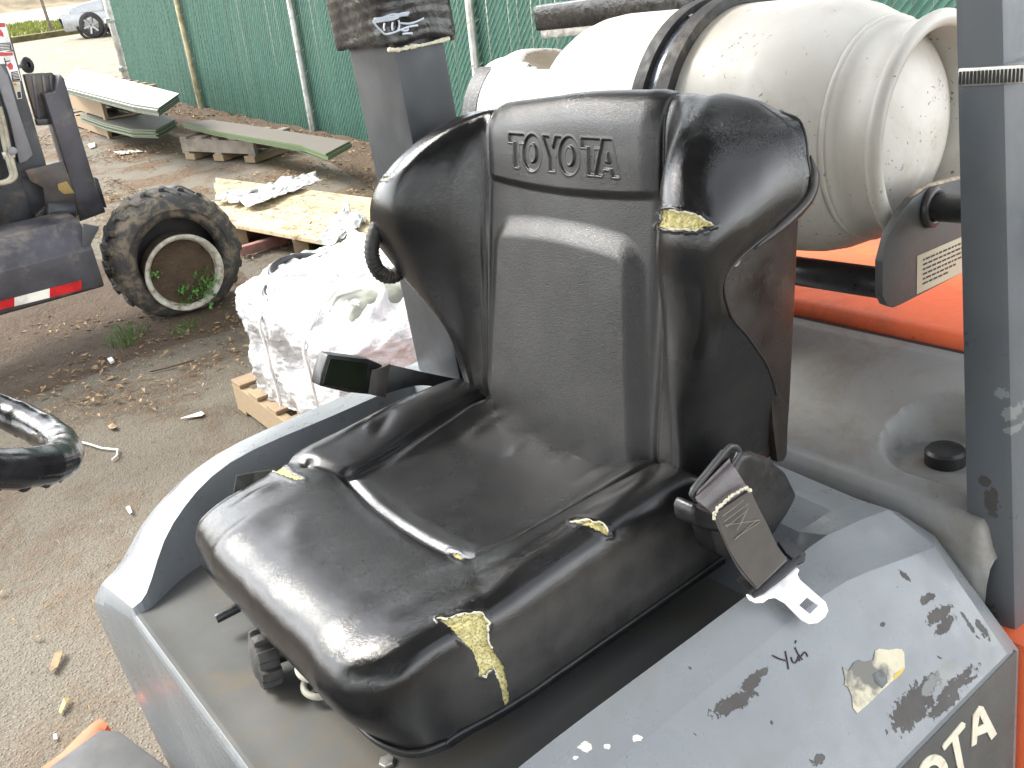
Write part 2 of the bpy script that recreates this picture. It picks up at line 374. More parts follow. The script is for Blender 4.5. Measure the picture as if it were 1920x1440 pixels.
# torn sticker
STK = NT('torn_paper_sticker'); _q = STK.noise(70, 6, .7); _q2 = STK.noise(18, 4, .6)
STK.set(Base_Color=STK.mix(STK.ramp(_q2, .48, .6), STK.mix(_q, (.66,.60,.43), (.42,.39,.30)), (.16,.155,.14)), Roughness=.9, Normal=STK.bump(_q, .4, .001)); STK = STK.m
z5 = lambda x, y: (1440+x/4, 1080+y/4)
sp = [z5(*q) for q in [(555,680),(600,715),(640,650),(680,630),(720,645),(785,630),(800,560),(830,545),(900,555),(960,545),(1000,550),(1018,580),(1022,690),(1000,725),(940,780),(850,860),(760,950),(665,1030),(635,990),(625,900),(600,840),(570,815),(575,770)]]
link('sticker_remnant', prism([rp(x, y, F2P, F2N)+F2N*.0003 for x, y in sp], F2N*.0006), STK, hood)
link('sticker_remnant', prism([rp(*z5(x, y), F2P, F2N)+F2N*.001 for x, y in [(1020,690),(1000,725),(945,778),(938,750),(975,715)]], F2N*.0003), simple('yellow_print', (.75,.48,.03), .6, bump=0), hood)
link('sticker_remnant', prism([rp(*z5(x, y), F2P, F2N)+F2N*.001 for x, y in [(780,740),(840,700),(885,740),(890,800),(850,845),(800,800)]], F2N*.0003), simple('grey_patch', (.10,.11,.11), .7, var=.4, scale=90), hood)
# ---- lower side panel with the raised letters
LP0, LN = Vector((.8, .405, .88)), Vector((0, -.33, .0155)).normalized()
SIDEM = paint('dark_grey_side_stripe', (.075,.075,.072), None, FO, rough=.45, dirt_amt=.3)
link('side_stripe', prism([(.30,.4085,.872),(.945,.4085,.872),(.945,.3975,.60),(.30,.3975,.60)], (0,-.006,0), .002), SIDEM, FL, 40)
LN2 = Vector((0, -.272, .011)).normalized(); LP2 = Vector((.8, .4025, .872))
LETM = simple('cream_lettering', (.66,.60,.48), .5, var=.08, scale=60, bump=.1, dirt=(.3,.26,.2), dirt_amt=.2)
def lpl(x, y): return rp(*z5(x, y), LP2, LN2)+LN2*.0005
A_px = [(1520,1275),(1530,1040),(1575,970),(1605,975),(1708,1180),(1665,1225),(1635,1165),(1560,1195),(1555,1255)]
A_in = [(1563,1130),(1610,1105),(1578,1035)]
T_px = [(1300,1275),(1312,1250),(1445,1090),(1470,1100),(1468,1130),(1415,1192),(1462,1440),(1475,1520),(1425,1520),(1415,1440),(1372,1235),(1312,1305)]
def plate_with_hole(outer, inner, d):
    bm = bmesh.new()
    def loop(P):
        v = [bm.verts.new(p) for p in P]; return [bm.edges.new((v[i], v[(i+1) % len(v)])) for i in range(len(v))]
    E_ = loop(outer)+(loop(inner) if inner else [])
    bmesh.ops.triangle_fill(bm, edges=E_, use_beauty=True)
    r = bmesh.ops.extrude_face_region(bm, geom=bm.faces[:])
    bmesh.ops.translate(bm, verts=[v for v in r['geom'] if isinstance(v, bmesh.types.BMVert)], vec=Vector(d))
    bmesh.ops.recalc_face_normals(bm, faces=bm.faces[:]); return bm_out(bm)
let = lambda P, Q, sh: link('letter', plate_with_hole([lpl(*q)+sh for q in P], [lpl(*q)+sh for q in Q] if Q else None, LN2*.0012), LETM, FL)
O_c = (1230,1490)
def o_ring(k, n=20):
    return [(O_c[0]+k*(105*math.cos(a)+45*math.sin(a)), O_c[1]+k*(-80*math.cos(a)+135*math.sin(a))) for a in [2*math.pi*i/n for i in range(n)]]
pitch = lpl(1540,1230)-lpl(1365,1400)
let(A_px, A_in, Vector((0,0,0))); let(T_px, None, Vector((0,0,0))); let(o_ring(1.), o_ring(.5), Vector((0,0,0)))
let(T_px, None, -pitch*3.7); let(o_ring(1.), o_ring(.5), -pitch*1.85)
let([(1300,1290),(1345,1250),(1400,1330),(1420,1170),(1465,1130),(1440,1400),(1462,1540),(1420,1570),(1400,1420)], None, -pitch*1.85)
# ---- floor plate at the front with the orange edge
ORANGE = paint('orange_paint', (.78,.145,.05), None, FO, rough=.55, dirt=(.15,.10,.07), dirt_amt=.7, chipcol=(.04,.03,.025))
STEPM = paint('dark_step_paint', (.055,.055,.056), None, FO, rough=.5, dirt_amt=.5)
sx = [fp(x, y, Z=.62) for x, y in [(186,1336),(204,1352),(196,1380),(90,1460),(-20,1530),(-60,1500),(60,1445),(110,1408),(150,1368)]]
link('fender', prism(sx, (0,0,-.10), .02), ORANGE, FL, 50)
mx = [fp(x, y, Z=.628) for x, y in [(188,1366),(225,1370),(320,1440),(360,1540),(-60,1540),(88,1440)]]
link('floor_mat', prism(mx, (0,0,-.02), .006), STEPM, FL, 50)
link('floor_plate', box(-.75,.45,.42,.08,1.40,.50,.01), STEPM, FL, 50)
link('front_cowl', hexa([(-.80,.46,.45),(-.40,.46,.45),(-.40,1.38,.45),(-.80,1.38,.45),(-.72,.48,1.12),(-.42,.48,1.05),(-.42,1.36,1.05),(-.72,1.36,1.12)], .03), HOODM, FL, 50)
# ---- rear deck, seam, filler cap
CAP = fp(1772, 866, Z=.992)
ru = np.array([.958,.962,.968,.978,.99,1.0]+list(np.linspace(1.01,1.272,90))); cv = np.linspace(.452,1.42,150)
XX, YY = np.meshgrid(ru, cv, indexing='ij')
ZZ = np.where(XX < .99, np.interp(XX, [.958,.962,.968,.978,.99], [.93,.985,1.006,1.014,1.013]), np.interp(XX, [.99,1.0,1.05,1.25,1.272], [1.013,1.008,1.018,1.082,1.084]))
dd = np.hypot(XX-CAP.x+.005, np.maximum(YY-CAP.y, 0)*1.0)-.078
ZZ = ZZ+(np.minimum(ZZ, .992)-ZZ)*sstep(.006, -.012, dd)*(XX > .985)
ZZ -= .05*sstep(.47, .452, YY)
deck = link('rear_deck', (np.stack([XX, YY, ZZ], -1).reshape(-1, 3), grid_faces(*XX.shape)[:, ::-1]), paint('grey_deck_paint', (.21,.212,.205), None, FO, rough=.5, dirt=(.15,.12,.085), dirt_amt=.95), FL, 50)
link('filler_cap', cyl(CAP+Vector((0,0,-.004)), CAP+Vector((0,0,.022)), .0275, 28, .004), BLACKP, FL, 40)
link('deck_seal', box(1.2725,.46,1.0,1.285,1.42,1.083,.003), DARK, FL)
link('engine_bay', box(.965,.47,.6,1.27,1.40,.92), DARK, FL)
# ---- counterweight and the orange body side
cw = [(1.288,.25),(1.288,1.085),(1.30,1.103),(1.75,1.12),(1.83,1.09),(1.86,.9),(1.84,.25)]
link('counterweight', prism([(x,.42,z) for x, z in cw], (0,1.06,0), .012, 3), ORANGE, FL, 50)
link('body_side', box(.17,.40,.28,1.285,1.46,.575,.02), ORANGE, FL, 50)
link('body_side', box(.965,.385,.57,1.285,.45,.865,.012), ORANGE, FL, 50)
# ---- overhead guard
PILM = paint('slate_pillar_paint', (.085,.095,.105), chip(Vector((.99,.5,1.2)), Vector((-1,0,0)), [(1863,940,14,4,-4,24), (1850,1150,22,0,0,30), (1850,900,10,6,-3,9)]), FO, rough=.34, dirt=(.15,.14,.12), dirt_amt=.35,
             extra=[(chip(Vector((.99,.5,1.2)), Vector((-1,0,0)), [(1895,775,12,-3,4,14), (1880,735,10,-4,3,12), (1897,808,12,3,-3,6)]), (.17,.18,.18), 1.4, 160)])
pilN = link('pillar', hexa([(.985,.418,.80),(1.09,.418,.80),(1.09,.482,.80),(.985,.482,.80),(.99,.53,2.15),(1.095,.53,2.15),(1.095,.573,2.15),(.99,.573,2.15)], .010), PILM, FL, 50)
PILD = paint('darkened_pillar_paint', (.043,.047,.052), None, FO, rough=.36, dirt=(.09,.085,.075), dirt_amt=.3)  # pillar paint darkened for the far pillar, shade put into its colour
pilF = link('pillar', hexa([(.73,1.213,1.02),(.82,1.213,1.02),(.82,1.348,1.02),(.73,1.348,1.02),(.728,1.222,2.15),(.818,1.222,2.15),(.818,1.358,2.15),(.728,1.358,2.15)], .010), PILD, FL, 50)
for a, b, w, h in [((-.5,.56,2.17),(1.12,.56,2.17),.06,.07), ((-.5,1.31,2.17),(.95,1.31,2.17),.06,.07), ((-.5,.53,2.17),(-.5,1.34,2.17),.06,.07), ((1.09,.53,2.175),(.80,1.34,2.175),.05,.06)]+[((-.3+.17*i,.56,2.18),(-.3+.17*i,1.31,2.18),.025,.045) for i in range(7)]+[((-.5,.56,2.15),(-.72,.56,1.0),.06,.06), ((-.5,1.31,2.15),(-.72,1.31,1.0),.06,.06)]:
    link('guard_bar', beam(a, b, w, h, bv=.006), PILM, FL, 50)
link('added_roof_panel', prism([(-.52,.49,2.215),(1.06,.49,2.215),(1.0,1.40,2.215),(-.52,1.40,2.215)], (0,0,.02), .006), simple('added_roof_sheet', (.035,.036,.037), .6, var=.2, scale=6, bump=.1), FL, 50)  # unseen roof sheet, added to cut overhead light on seat and hood
# hose clamp round the near pillar
cl = [fp(x, y, X=.984) for x, y in [(1802,128),(1912,121),(1912,157),(1802,163)]]
clv = box(.9805, cl[1].y-.0, cl[3].z, 1.10, cl[0].y+.002, cl[0].z)
yA, yB = cl[0].y+.003, cl[1].y-.006
zt0, zb0, zt1, zb1 = cl[0].z, cl[3].z, cl[1].z, cl[2].z
ring_o = [(.9835,yA),(.9835,yB),(1.098,yB),(1.098,yA)]
link('hose_clamp', hexa([(x, y, zb0 if y == yA else zb1) for x, y in ring_o]+[(x, y, zt0 if y == yA else zt1) for x, y in ring_o], .0015), ZINC, pilN, 50)
sl_ = []
for i in range(17):
    t = (i+.7)/17.5; y = yA+(yB-yA)*t; zc = (zt0+zb0)/2+((zt1+zb1)/2-(zt0+zb0)/2)*t-.001
    sl_.append(hexa([(.9826,y-.0011,zc-.006),(.9836,y-.0011,zc-.006),(.9836,y+.0011,zc-.006),(.9826,y+.0011,zc-.006),(.9826,y-.0011,zc+.007),(.9836,y-.0011,zc+.007),(.9836,y+.0011,zc+.007),(.9826,y+.0011,zc+.007)]))
link('clamp_slots', join(*sl_), DARK, pilN)
# black tape wrap on the far pillar
WRZ = fp(842, 74, Y=1.199).z-1.642
n_a, n_z = 90, 120; zz = np.linspace(1.642, 2.05, n_z)
per = []
for k in range(n_a):
    t = k/n_a*4; s_ = int(t); q = t-s_; hx, hy = .064, .083
    cx_, cy_ = [(-hx, hy-2*hy*q), (-hx+2*hx*q, -hy), (hx, -hy+2*hy*q), (hx-2*hx*q, hy)][s_]
    L_ = (abs(cx_/hx)**8+abs(cy_/hy)**8)**(1/8); per.append((cx_/L_, cy_/L_))
per = np.array(per); P = np.zeros((n_z, n_a+1, 3))
for i, z in enumerate(zz):
    q = np.vstack([per, per[:1]]); lay = ((z*1.0+q[:, 1]*.12)*64) % 1.0
    k = 1.+.009*lay*(lay < .93)-.02*np.exp(-((z-1.642)/.004)**2)
    zo = z+(.004*np.sin(q[:, 0]*60+1)+np.where(q[:, 1] < 0, np.clip((q[:, 0]+.03)/.09, 0, 1)*WRZ, 0))*max(0, 1-i/25)
    P[i, :, 0] = .774+q[:, 0]*k; P[i, :, 1] = 1.284+q[:, 1]*k; P[i, :, 2] = zo
P += (vnoise(P, 16.)*.004)[..., None]*np.array([1, 1, 0])
TAPE = NT('glossy_black_tape'); _l = TAPE.noise(60, 4)
TAPE.set(Base_Color=TAPE.mix(TAPE.ramp(TAPE.noise(11, 5), .4, .7), (.007,.0068,.0066), (.02,.018,.016)), Roughness=TAPE.ramp(_l, .3, .7, .14, .34), Normal=TAPE.bump(TAPE.noise(38, 4, dist=1.2), .35, .003)); TAPE = TAPE.m
wrap = link('foam_tape_wrap', (P.reshape(-1, 3), grid_faces(n_z, n_a+1)), TAPE, pilF, 60)
# frayed rim of the tape and the chalk scribble on it
link('frayed_edge', tube(smooth_path([fp(x_, y_, Y=1.1985) for x_, y_ in [(728,93),(745,94),(770,88),(800,83),(842,72)]], 8), [.0020+.0022*rnd.random() for _ in range(33)], 6), FRAY, pilF, 60)
CHALK = simple('pale_chalk', (.52,.56,.62), .9, bump=0)
z6 = lambda x, y: (600+x/6, y/6)
for st in [[(595,240),(640,215),(700,220),(760,195),(840,185),(920,150),(1005,140)], [(610,210),(700,200),(800,165),(950,160),(1000,150)], [(600,245),(640,300),(700,360),(735,385),(800,375)], [(620,250),(700,235),(820,220),(900,180),(990,170)],
           [(728,262),(720,300),(728,345)], [(820,250),(812,300),(820,340)], [(885,225),(892,270),(890,310),(870,350)], [(800,375),(880,345),(1000,300),(1100,285)], [(880,330),(950,345),(990,335),(980,310)], [(900,260),(1000,265),(1090,240),(1165,205)], [(930,380),(990,375),(1040,375)], [(630,240),(720,210),(800,215),(880,200)]]:
    q = [fp(*z6(x, y), Y=1.1985) for x, y in st]
    link('scribble', tube(smooth_path(q, 4), .0014, 5), CHALK, pilF, 60)
# corrugated hose behind the seat and the pillar foot
hp = smooth_path([fp(x, y, Y=1.24) for x, y in [(735,380),(712,415),(698,455),(700,490),(716,514),(738,517),(760,500),(790,470)]], 10)
link('corrugated_hose', tube(hp, [.0115+.0012*math.sin(i*2.6) for i in range(len(hp))], 10), RUBBER, FL, 70)
link('pillar_foot', hexa([tuple(fp(x, y, Y=1.205)) for x, y in []] or [(.70,1.2,1.04),(.86,1.2,1.04),(.86,1.40,1.04),(.70,1.40,1.04),(.71,1.21,1.10),(.86,1.21,1.10),(.86,1.39,1.10),(.71,1.39,1.10)], .015), HOODM, FL, 50)
# ================================================================== the seat back
YC = .905
BR = [  # z, panel X, inner crest u X, outer crest u X, side u X, rear edge u X, drop of the outer part
 (1.105,.690,.200,.692,.220,.702,.232,.75,.234,.83,0),(1.16,.691,.200,.690,.228,.690,.240,.74,.241,.842,0),(1.235,.705,.203,.695,.240,.682,.254,.725,.255,.812,0),
 (1.31,.720,.205,.697,.272,.668,.285,.690,.286,.742,0),(1.37,.732,.207,.697,.296,.656,.310,.668,.312,.680,0),(1.42,.742,.207,.700,.306,.650,.319,.664,.320,.680,-.003),
 (1.460,.750,.205,.708,.312,.656,.327,.700,.328,.786,-.003),(1.505,.757,.200,.727,.297,.680,.319,.728,.321,.803,-.005),(1.540,.765,.195,.750,.268,.722,.297,.768,.305,.815,-.007),
 (1.561,.782,.190,.778,.236,.774,.268,.796,.282,.820,-.010),(1.557,.812,.185,.810,.220,.812,.25,.825,.262,.838,-.013),(1.542,.840,.18,.840,.20,.843,.225,.85,.24,.852,-.018),(1.505,.860,.18,.860,.20,.860,.22,.860,.23,.860,-.02)]
def brow(r):
    z, xp, u1, x1, u2, x2, u3, x3, u4, x4, dz = r
    e6, e7, e8 = {1.54:(.004,-.002,-.006),1.561:(.005,-.001,-.016),1.557:(.007,.001,-.010),1.542:(.004,0,-.006)}.get(z, (0,0,0))
    h = [(0, xp-.004, z), (.09, xp-.003, z), (.15, xp, z), (.172, xp+.003, z), (u1, x1, z), ((u1+u2)/2, min(x1, x2)-.004+.0*abs(x1-x2), z+dz*.2), (u2, x2, z+dz*.6+e6), (u3, x3, z+dz+e7), (u4, x4, z+dz*1.1+e8)]
    k = max(0, (z-1.35)/.2); ex = float(np.interp(z, [1.16,1.235,1.275,1.32,1.37,1.42,1.46,1.53], [0,-.004,.004,.046,.053,.033,.018,0]))
    wf = [0,0,0,0,0,.4,1,1,1]
    return [(x, YC+u+ex*wf_, zz-k*(.004+.085*u)) for (u, x, zz), wf_ in zip(h[::-1], wf[::-1])]+[(x, YC-u, zz-k*(.004-.020*u)) for u, x, zz in h[1:]]
N_ = [brow(r) for r in BR]
ur = lin((0,4.7,170),(4.7,5.35,60),(5.35,5.9,30),(5.9,7.35,110),(7.35,12,120))
vr = lin((0,6.3,150),(6.3,9.7,330),(9.7,12,70),(12,14.2,130),(14.2,16,60))
P = net(N_, ur, vr); NV = grid_normals(P)
if NV[100, 300, 0] > 0: NV = -NV
yr = P[..., 1]-YC; z = P[..., 2]; front = (P[..., 0] < .80)
D = np.zeros(z.shape)
hw = np.interp(z, [1.1, 1.40], [.166, .142]); top = 1.413-.55*yr**2
sd = np.maximum(np.abs(yr)-hw, z-top); rr_ = .035                   # rounded upper corners
cx = np.abs(yr)-(hw-rr_); cz = z-(top-rr_); sd = np.where((cx > 0) & (cz > 0), np.hypot(cx, cz)-rr_, sd)
D += .0125*sstep(.006, -.026, sd)*front
hs_ = 1.447+.25*yr**2-z
D += .0062*sstep(.002, -.011, hs_)*sstep(.172, .135, np.abs(yr))*front
D -= .0035*np.exp(-((np.abs(yr)-.1745)/.0035)**2)*sstep(1.45, 1.33, z)*front
D -= .0025*np.exp(-((np.abs(yr)-.1635)/.0022)**2)*sstep(1.44, 1.46, z)*front
D += .0005*vnoise(P*np.array([1, 1, .6]), 26.)*front+.0018*vnoise(P, 9., 3.)*front
# the sunken word on the head panel
def box_poly(*p): return list(p)
def ell(cx, cy, a, b, n=28): return [(cx+a*math.cos(2*math.pi*i/n), cy+b*math.sin(2*math.pi*i/n)) for i in range(n)]
LET = [([(0,1),(.158,1),(.158,.76),(.104,.76),(.104,0),(.054,0),(.054,.76),(0,.76)], None), (ell(.236,.48,.088,.545), ell(.236,.48,.04,.29)),
       ([(.337,1),(.398,1),(.427,.66),(.456,1),(.515,1),(.452,.40),(.452,0),(.400,0),(.400,.40)], None), (ell(.580,.48,.092,.545), ell(.580,.48,.042,.29)),
       ([(.690,1),(.850,1),(.850,.76),(.795,.76),(.795,0),(.745,0),(.745,.76),(.690,.76)], None), ([(.805,0),(.862,0),(.876,.2),(.934,.2),(.948,0),(1.002,0),(.942,1),(.868,1)], [(.887,.38),(.921,.38),(.905,.66)])]
ta, tb = 1.0065, .798; tz0, tz1 = 1.4755, 1.5165
a_ = (ta-P[..., 1]); b_ = (z-tz0)/(tz1-tz0)*.041; W_ = ta-tb
reg = (a_ > -.02) & (a_ < W_+.02) & (b_ > -.01) & (b_ < .052) & front
xa, xb = a_[reg], b_[reg]; best = np.full(xa.shape, 1.)
for out, inn in LET:
    s_ = sdf_poly(xa, xb, [(x*W_, y*.041) for x, y in out])
    if inn: s_ = np.maximum(s_, -sdf_poly(xa, xb, [(x*W_, y*.041) for x, y in inn]))
    best = np.minimum(best, s_)
tmp = D[reg]; tmp -= .0024*sstep(.0004, -.0013, best); tmp += .0006*np.exp(-((best-.0012)/.0012)**2); D[reg] = tmp
P = P+NV*D[..., None]
def tears(P, NV, polys, depth=.0035, jag=2.2, ok=None):
    X, Y_ = pj(P); inside = np.zeros(X.shape, int); edge = np.full(X.shape, 99.)
    nz = vnoise(P, 330.)*jag+vnoise(P, 120., 7.)*jag
    for ip, pl in enumerate(polys):
        q = np.array(pl); bb = (X > q[:, 0].min()-25) & (X < q[:, 0].max()+25) & (Y_ > q[:, 1].min()-25) & (Y_ < q[:, 1].max()+25)
        if ok is not None: bb &= ok
        s_ = np.full(X.shape, 99.); s_[bb] = sdf_poly(X[bb], Y_[bb], pl)+nz[bb]; edge = np.where(np.abs(s_) < np.abs(edge), s_, edge); inside[s_ < 0] = ip+1
    return inside, edge
def split_surface(name, P, inside, edge, NV, m, parent, ang=180, depth=.0042, wear=None, dust=None, foam_name='exposed_foam', lab=None):
    nr, ncl = P.shape[:2]; F_ = grid_faces(nr, ncl)
    fin = (inside > 0).ravel()[F_].sum(1) >= 3
    lip = np.exp(-((edge-3)/3.5)**2)*(edge > 0)*.0010
    P = P+NV*lip[..., None]
    o = link(name, (P.reshape(-1, 3), F_[~fin]), m, parent, 180)
    if wear is not None: set_attr(o, 'wear', wear)
    if dust is not None: set_attr(o, 'dust', dust)
    dep = depth*(.45+.55*sstep(0, -8, edge))*(1+.5*vnoise(P, 240.)); Q = (P-NV*dep[..., None]).reshape(-1, 3)
    for ip in range(1, inside.max()+1):
        dil = inside == ip
        if not dil.any(): continue
        for _ in range(2):
            dil[1:] |= dil[:-1]; dil[:-1] |= dil[1:]; dil[:, 1:] |= dil[:, :-1]; dil[:, :-1] |= dil[:, 1:]
        fi = np.where(dil.ravel()[F_].all(1))[0]; used = np.unique(F_[fi]); mp = -np.ones(nr*ncl, int); mp[used] = np.arange(len(used))
        fo = link(foam_name, (Q[used], mp[F_[fi]]), FOAM, o, 180)
        if lab and ip <= len(lab): fo['label'] = lab[ip-1]
    return o
bt = [[(1237,402),(1243,394),(1256,392),(1272,396),(1290,397),(1308,404),(1322,413),(1341,424),(1318,428),(1306,433),(1290,433),(1270,430),(1248,429),(1233,424),(1240,414)],
      [(697,334),(708,331),(730,332),(728,334),(706,335)]]
PB = P
okm = (P[..., 0] < .76) & (P[..., 2] > 1.33)
ins, edg = tears(P, NV, bt, ok=okm)
UU, VV = np.meshgrid(ur, vr, indexing='ij')
wear = np.clip(.55*sstep(.155, .18, np.abs(yr))*(VV < 8)+.35*sstep(1.45, 1.47, z)+sstep(11.6, 12.6, VV)*sstep(2.4, 3.6, UU)*sstep(9, 7, UU)+.35*sstep(4.5, 3, VV)*sstep(3, 5, UU)+.25*np.exp(-((np.abs(yr)-.19)/.02)**2), 0, 1)
back = split_surface('backrest', P, ins, edg, NV, VINYL, FL, wear=wear, lab=['torn hole showing yellow foam on the bolster', 'small split at the outer tip of the wing'])
# piping along the rear edge of the cover
for vi, sgn in ((0, 1), (P.shape[1]-1, -1)):
    pth = [Vector(P[i, vi]) for i in range(0, P.shape[0], 6) if ur[i] < 10.5]
    link('piping', tube([p+Vector((.003, -.001*sgn, 0)) for p in pth], .0017, 8), VINYL, back, 180)
    up = [Vector(P[i, vi]) for i in range(0, P.shape[0], 5) if 5.25 < ur[i] < 7.0]
    link('trim_lip', tube([p+Vector((.007, -sgn*.0, -.002)) for p in up], [.0062*min(1, .15+i_/5, .15+(len(up)-1-i_)/9) for i_ in range(len(up))], 10), SHELLM, back, 180)
sh = [(.768,1.43),(.83,1.452),(.872,1.46),(.895,1.47),(.908,1.44),(.905,1.40),(.876,1.165),(.868,1.115),(.80,1.10),(.735,1.12)]
shell = link('seat_shell', prism([(x, YC-.236, z_) for x, z_ in sh], (0, .472, 0), .006, 2), SHELLM, back, 50)
link('seat_shell', prism([(.862,YC-.20,1.49),(.884,YC-.20,1.48),(.886,YC-.20,1.42),(.86,YC-.20,1.42)], (0,.40,0), .008), SHELLM, back, 50)
link('hinge_cover', prism([fp(x, y, Y=YC-.246) for x, y in [(1444,706),(1452,722),(1479,762),(1477,852),(1470,866),(1458,868),(1449,790)]], (0,.012,0), .003), SHELLM, back, 50)
sc_ = fp(1379, 486, Y=YC-.237)
link('screw', join(cyl(sc_+Vector((0,.001,0)), sc_+Vector((0,-.004,0)), .0052, 14, .0015), cyl(sc_+Vector((0,.001,0)), sc_+Vector((0,-.0012,0)), .0085, 16, .0004)), ZINC, back, 40)
# ================================================================== the seat cushion
VC = .915
CR = [(.250,1.030,1.030,1.030,1.030),(.230,1.060,1.060,1.056,1.032),(.226,1.092,1.092,1.086,1.034),(.241,1.121,1.120,1.109,1.042),(.280,1.137,1.136,1.122,1.058),
      (.335,1.139,1.143,1.127,1.068),(.395,1.130,1.145,1.127,1.070),(.437,1.117,1.149,1.130,1.072),(.52,1.104,1.154,1.133,1.073),(.60,1.102,1.157,1.135,1.073),(.665,1.110,1.155,1.133,1.073),
      (.703,1.106,1.143,1.124,1.07),(.716,1.082,1.105,1.09,1.06),(.722,1.03,1.03,1.03,1.03)]
corner = [1,1,1,1,.8,.35,.1,0,0,0,0,.2,.4,.4]
def crow(k):
    X0, zc, zr, zs, zm = CR[k]; zb = 1.028; o = []
    for v, zz in [(0,zc),(.07,zc+.0008),(.128,zc+.002+.15*max(0,zr-zc)),(.158,zc+.62*(zr-zc)),(.205,zr),(.238,zr-.003*(zr>1.1)),(.256,max(zs,zb)),(.2645,max(zm,zb)),(.264,zb)]:
        c = corner[k]
        def xo(r_):
            a = max(0, v-(.265-r_))
            if k < 4:
                sn = min(1., a/r_); cs_ = math.sqrt(1-sn*sn); off = .228-X0; return .228+r_-(r_+off*cs_)*cs_+.004*k*sn-X0
            return (r_-math.sqrt(max(r_*r_-a*a, 0)))*c*.85
        o.append((X0, v, zz, xo(.038), xo(.085)))
    sx = 1 if k < 9 else -.3
    return [(x+sx*f, VC+v+.004*corner[k]*(k < 6)*(v > .2), zz) for x, v, zz, f, n in o[::-1]]+[(x+sx*n, VC-v+.010*corner[k]*(k < 6)*(v > .2), zz) for x, v, zz, f, n in o[1:]]
NC_ = [crow(k) for k in range(len(CR))]
ur2 = lin((0,2,50),(2,7.5,240),(7.5,10.3,130),(10.3,13,60)); vr2 = lin((0,2,45),(2,10,210),(10,11.5,50),(11.5,16,200))
P = net(NC_, ur2, vr2); NV = grid_normals(P)
if NV[150, 170, 2] < 0: NV = -NV
x, y, z = P[..., 0], P[..., 1], P[..., 2]; v = y-VC; topm = sstep(1.045, 1.075, z)
D = np.zeros(x.shape)
pan = [(.432,.140),(.425,.06),(.423,0),(.425,-.07),(.432,-.150),(.52,-.164),(.60,-.182),(.69,-.192),(.76,-.19),(.76,.178),(.69,.172),(.56,.155)]
sp_ = sdf_poly(x, v, pan); g = np.abs(sp_)
D -= .0075*np.exp(-(g/.0065)**2)*topm*(x < .712)
D += .0030*sstep(-.004, -.03, sp_)*topm*sstep(.71, .69, x)
def seg_d(ax, ay, bx, by):
    ex, ey = bx-ax, by-ay; t = np.clip(((x-ax)*ex+(v-ay)*ey)/(ex*ex+ey*ey), 0, 1); return np.hypot(x-ax-t*ex, v-ay-t*ey), t
for sgn, pts in ((1, [(.432,.142),(.405,.20),(.388,.262)]), (-1, [(.432,-.150),(.402,-.205),(.375,-.255)])):
    for (a, b) in zip(pts[:-1], pts[1:]):
        d_, t_ = seg_d(*a, *b); D -= (.005 if sgn > 0 else .0006)*np.exp(-(d_/.0085)**2)*topm*(sp_ > 0)*sstep(.0, .012, sp_)
for ax, ay, bx, by, am, w_ in [(.70,.06,.62,.03,.004,.012),(.70,-.03,.64,-.04,.0035,.01),(.70,-.11,.62,-.10,.0035,.012),(.705,.13,.60,.12,.003,.012),(.56,.215,.50,.18,-.004,.008),(.53,.225,.50,.20,.003,.007),(.30,.02,.34,.10,.003,.02),(.36,.19,.30,.20,.006,.012),(.66,-.2,.58,-.21,-.004,.009),(.60,-.225,.46,-.212,-.002,.008)]:
    d_, t_ = seg_d(ax, ay, bx, by); D += .7*am*np.exp(-(d_/w_)**2)*np.sin(np.pi*np.clip(t_, .05, .95))*topm
D += .0028*vnoise(P, 9., 5.)*topm+.0004*vnoise(P, 34., 2.)*topm
for k in range(9):                                                   # gathered rear edge
    vv_ = -.19+.045*k; D += .004*np.exp(-((v-vv_)/.009)**2)*sstep(.655, .70, x)*(1 if k % 2 else -.8)
D -= .013*sstep(.13, .235, v)*sstep(.425, .345, x)*topm
P = P+NV*D[..., None]
zz3 = lambda a, b: (760+a/4, 1060+b/4)
big = [zz3(*q) for q in [(240,395),(330,400),(420,365),(580,355),(600,400),(625,430),(615,480),(620,560),(660,640),(740,760),(765,880),(780,1000),(745,1080),(725,960),(690,840),(660,770),(625,800),(600,830),(545,825),(560,790),(535,730),(500,640),(440,580),(330,465)]]
ct = [big, [(1068,977),(1082,973),(1100,974),(1128,980),(1140,990),(1146,1004),(1138,1006),(1124,996),(1095,985)], [(842,1034),(856,1037),(870,1048),(866,1051),(852,1046)], [(508,884),(516,870),(526,868),(541,880),(548,889),(570,898),(548,899),(528,890)]]
ins, edg = tears(P, NV, ct, jag=1.6)
UU, VV = np.meshgrid(ur2, vr2, indexing='ij')
wear = np.clip(.5+.5*sstep(11.2, 12.2, VV)+.45*sstep(5, 3.5, UU)+.3*sstep(4.5, 3.5, VV)-.02*(sp_ < 0)+.25*np.exp(-(g/.02)**2), 0, 1)
cush = split_surface('seat_cushion', P, ins, edg, NV, VINYL, FL, wear=wear, dust=.8*sstep(-.225, -.255, v)*sstep(1.14, 1.10, z)*sstep(.28, .36, x)+.35*sstep(.68, .71, x), lab=['torn strip of bare yellow foam at the front corner', 'curved split along the side ridge', 'tiny split in the front seam', 'foam showing at the far side split'])
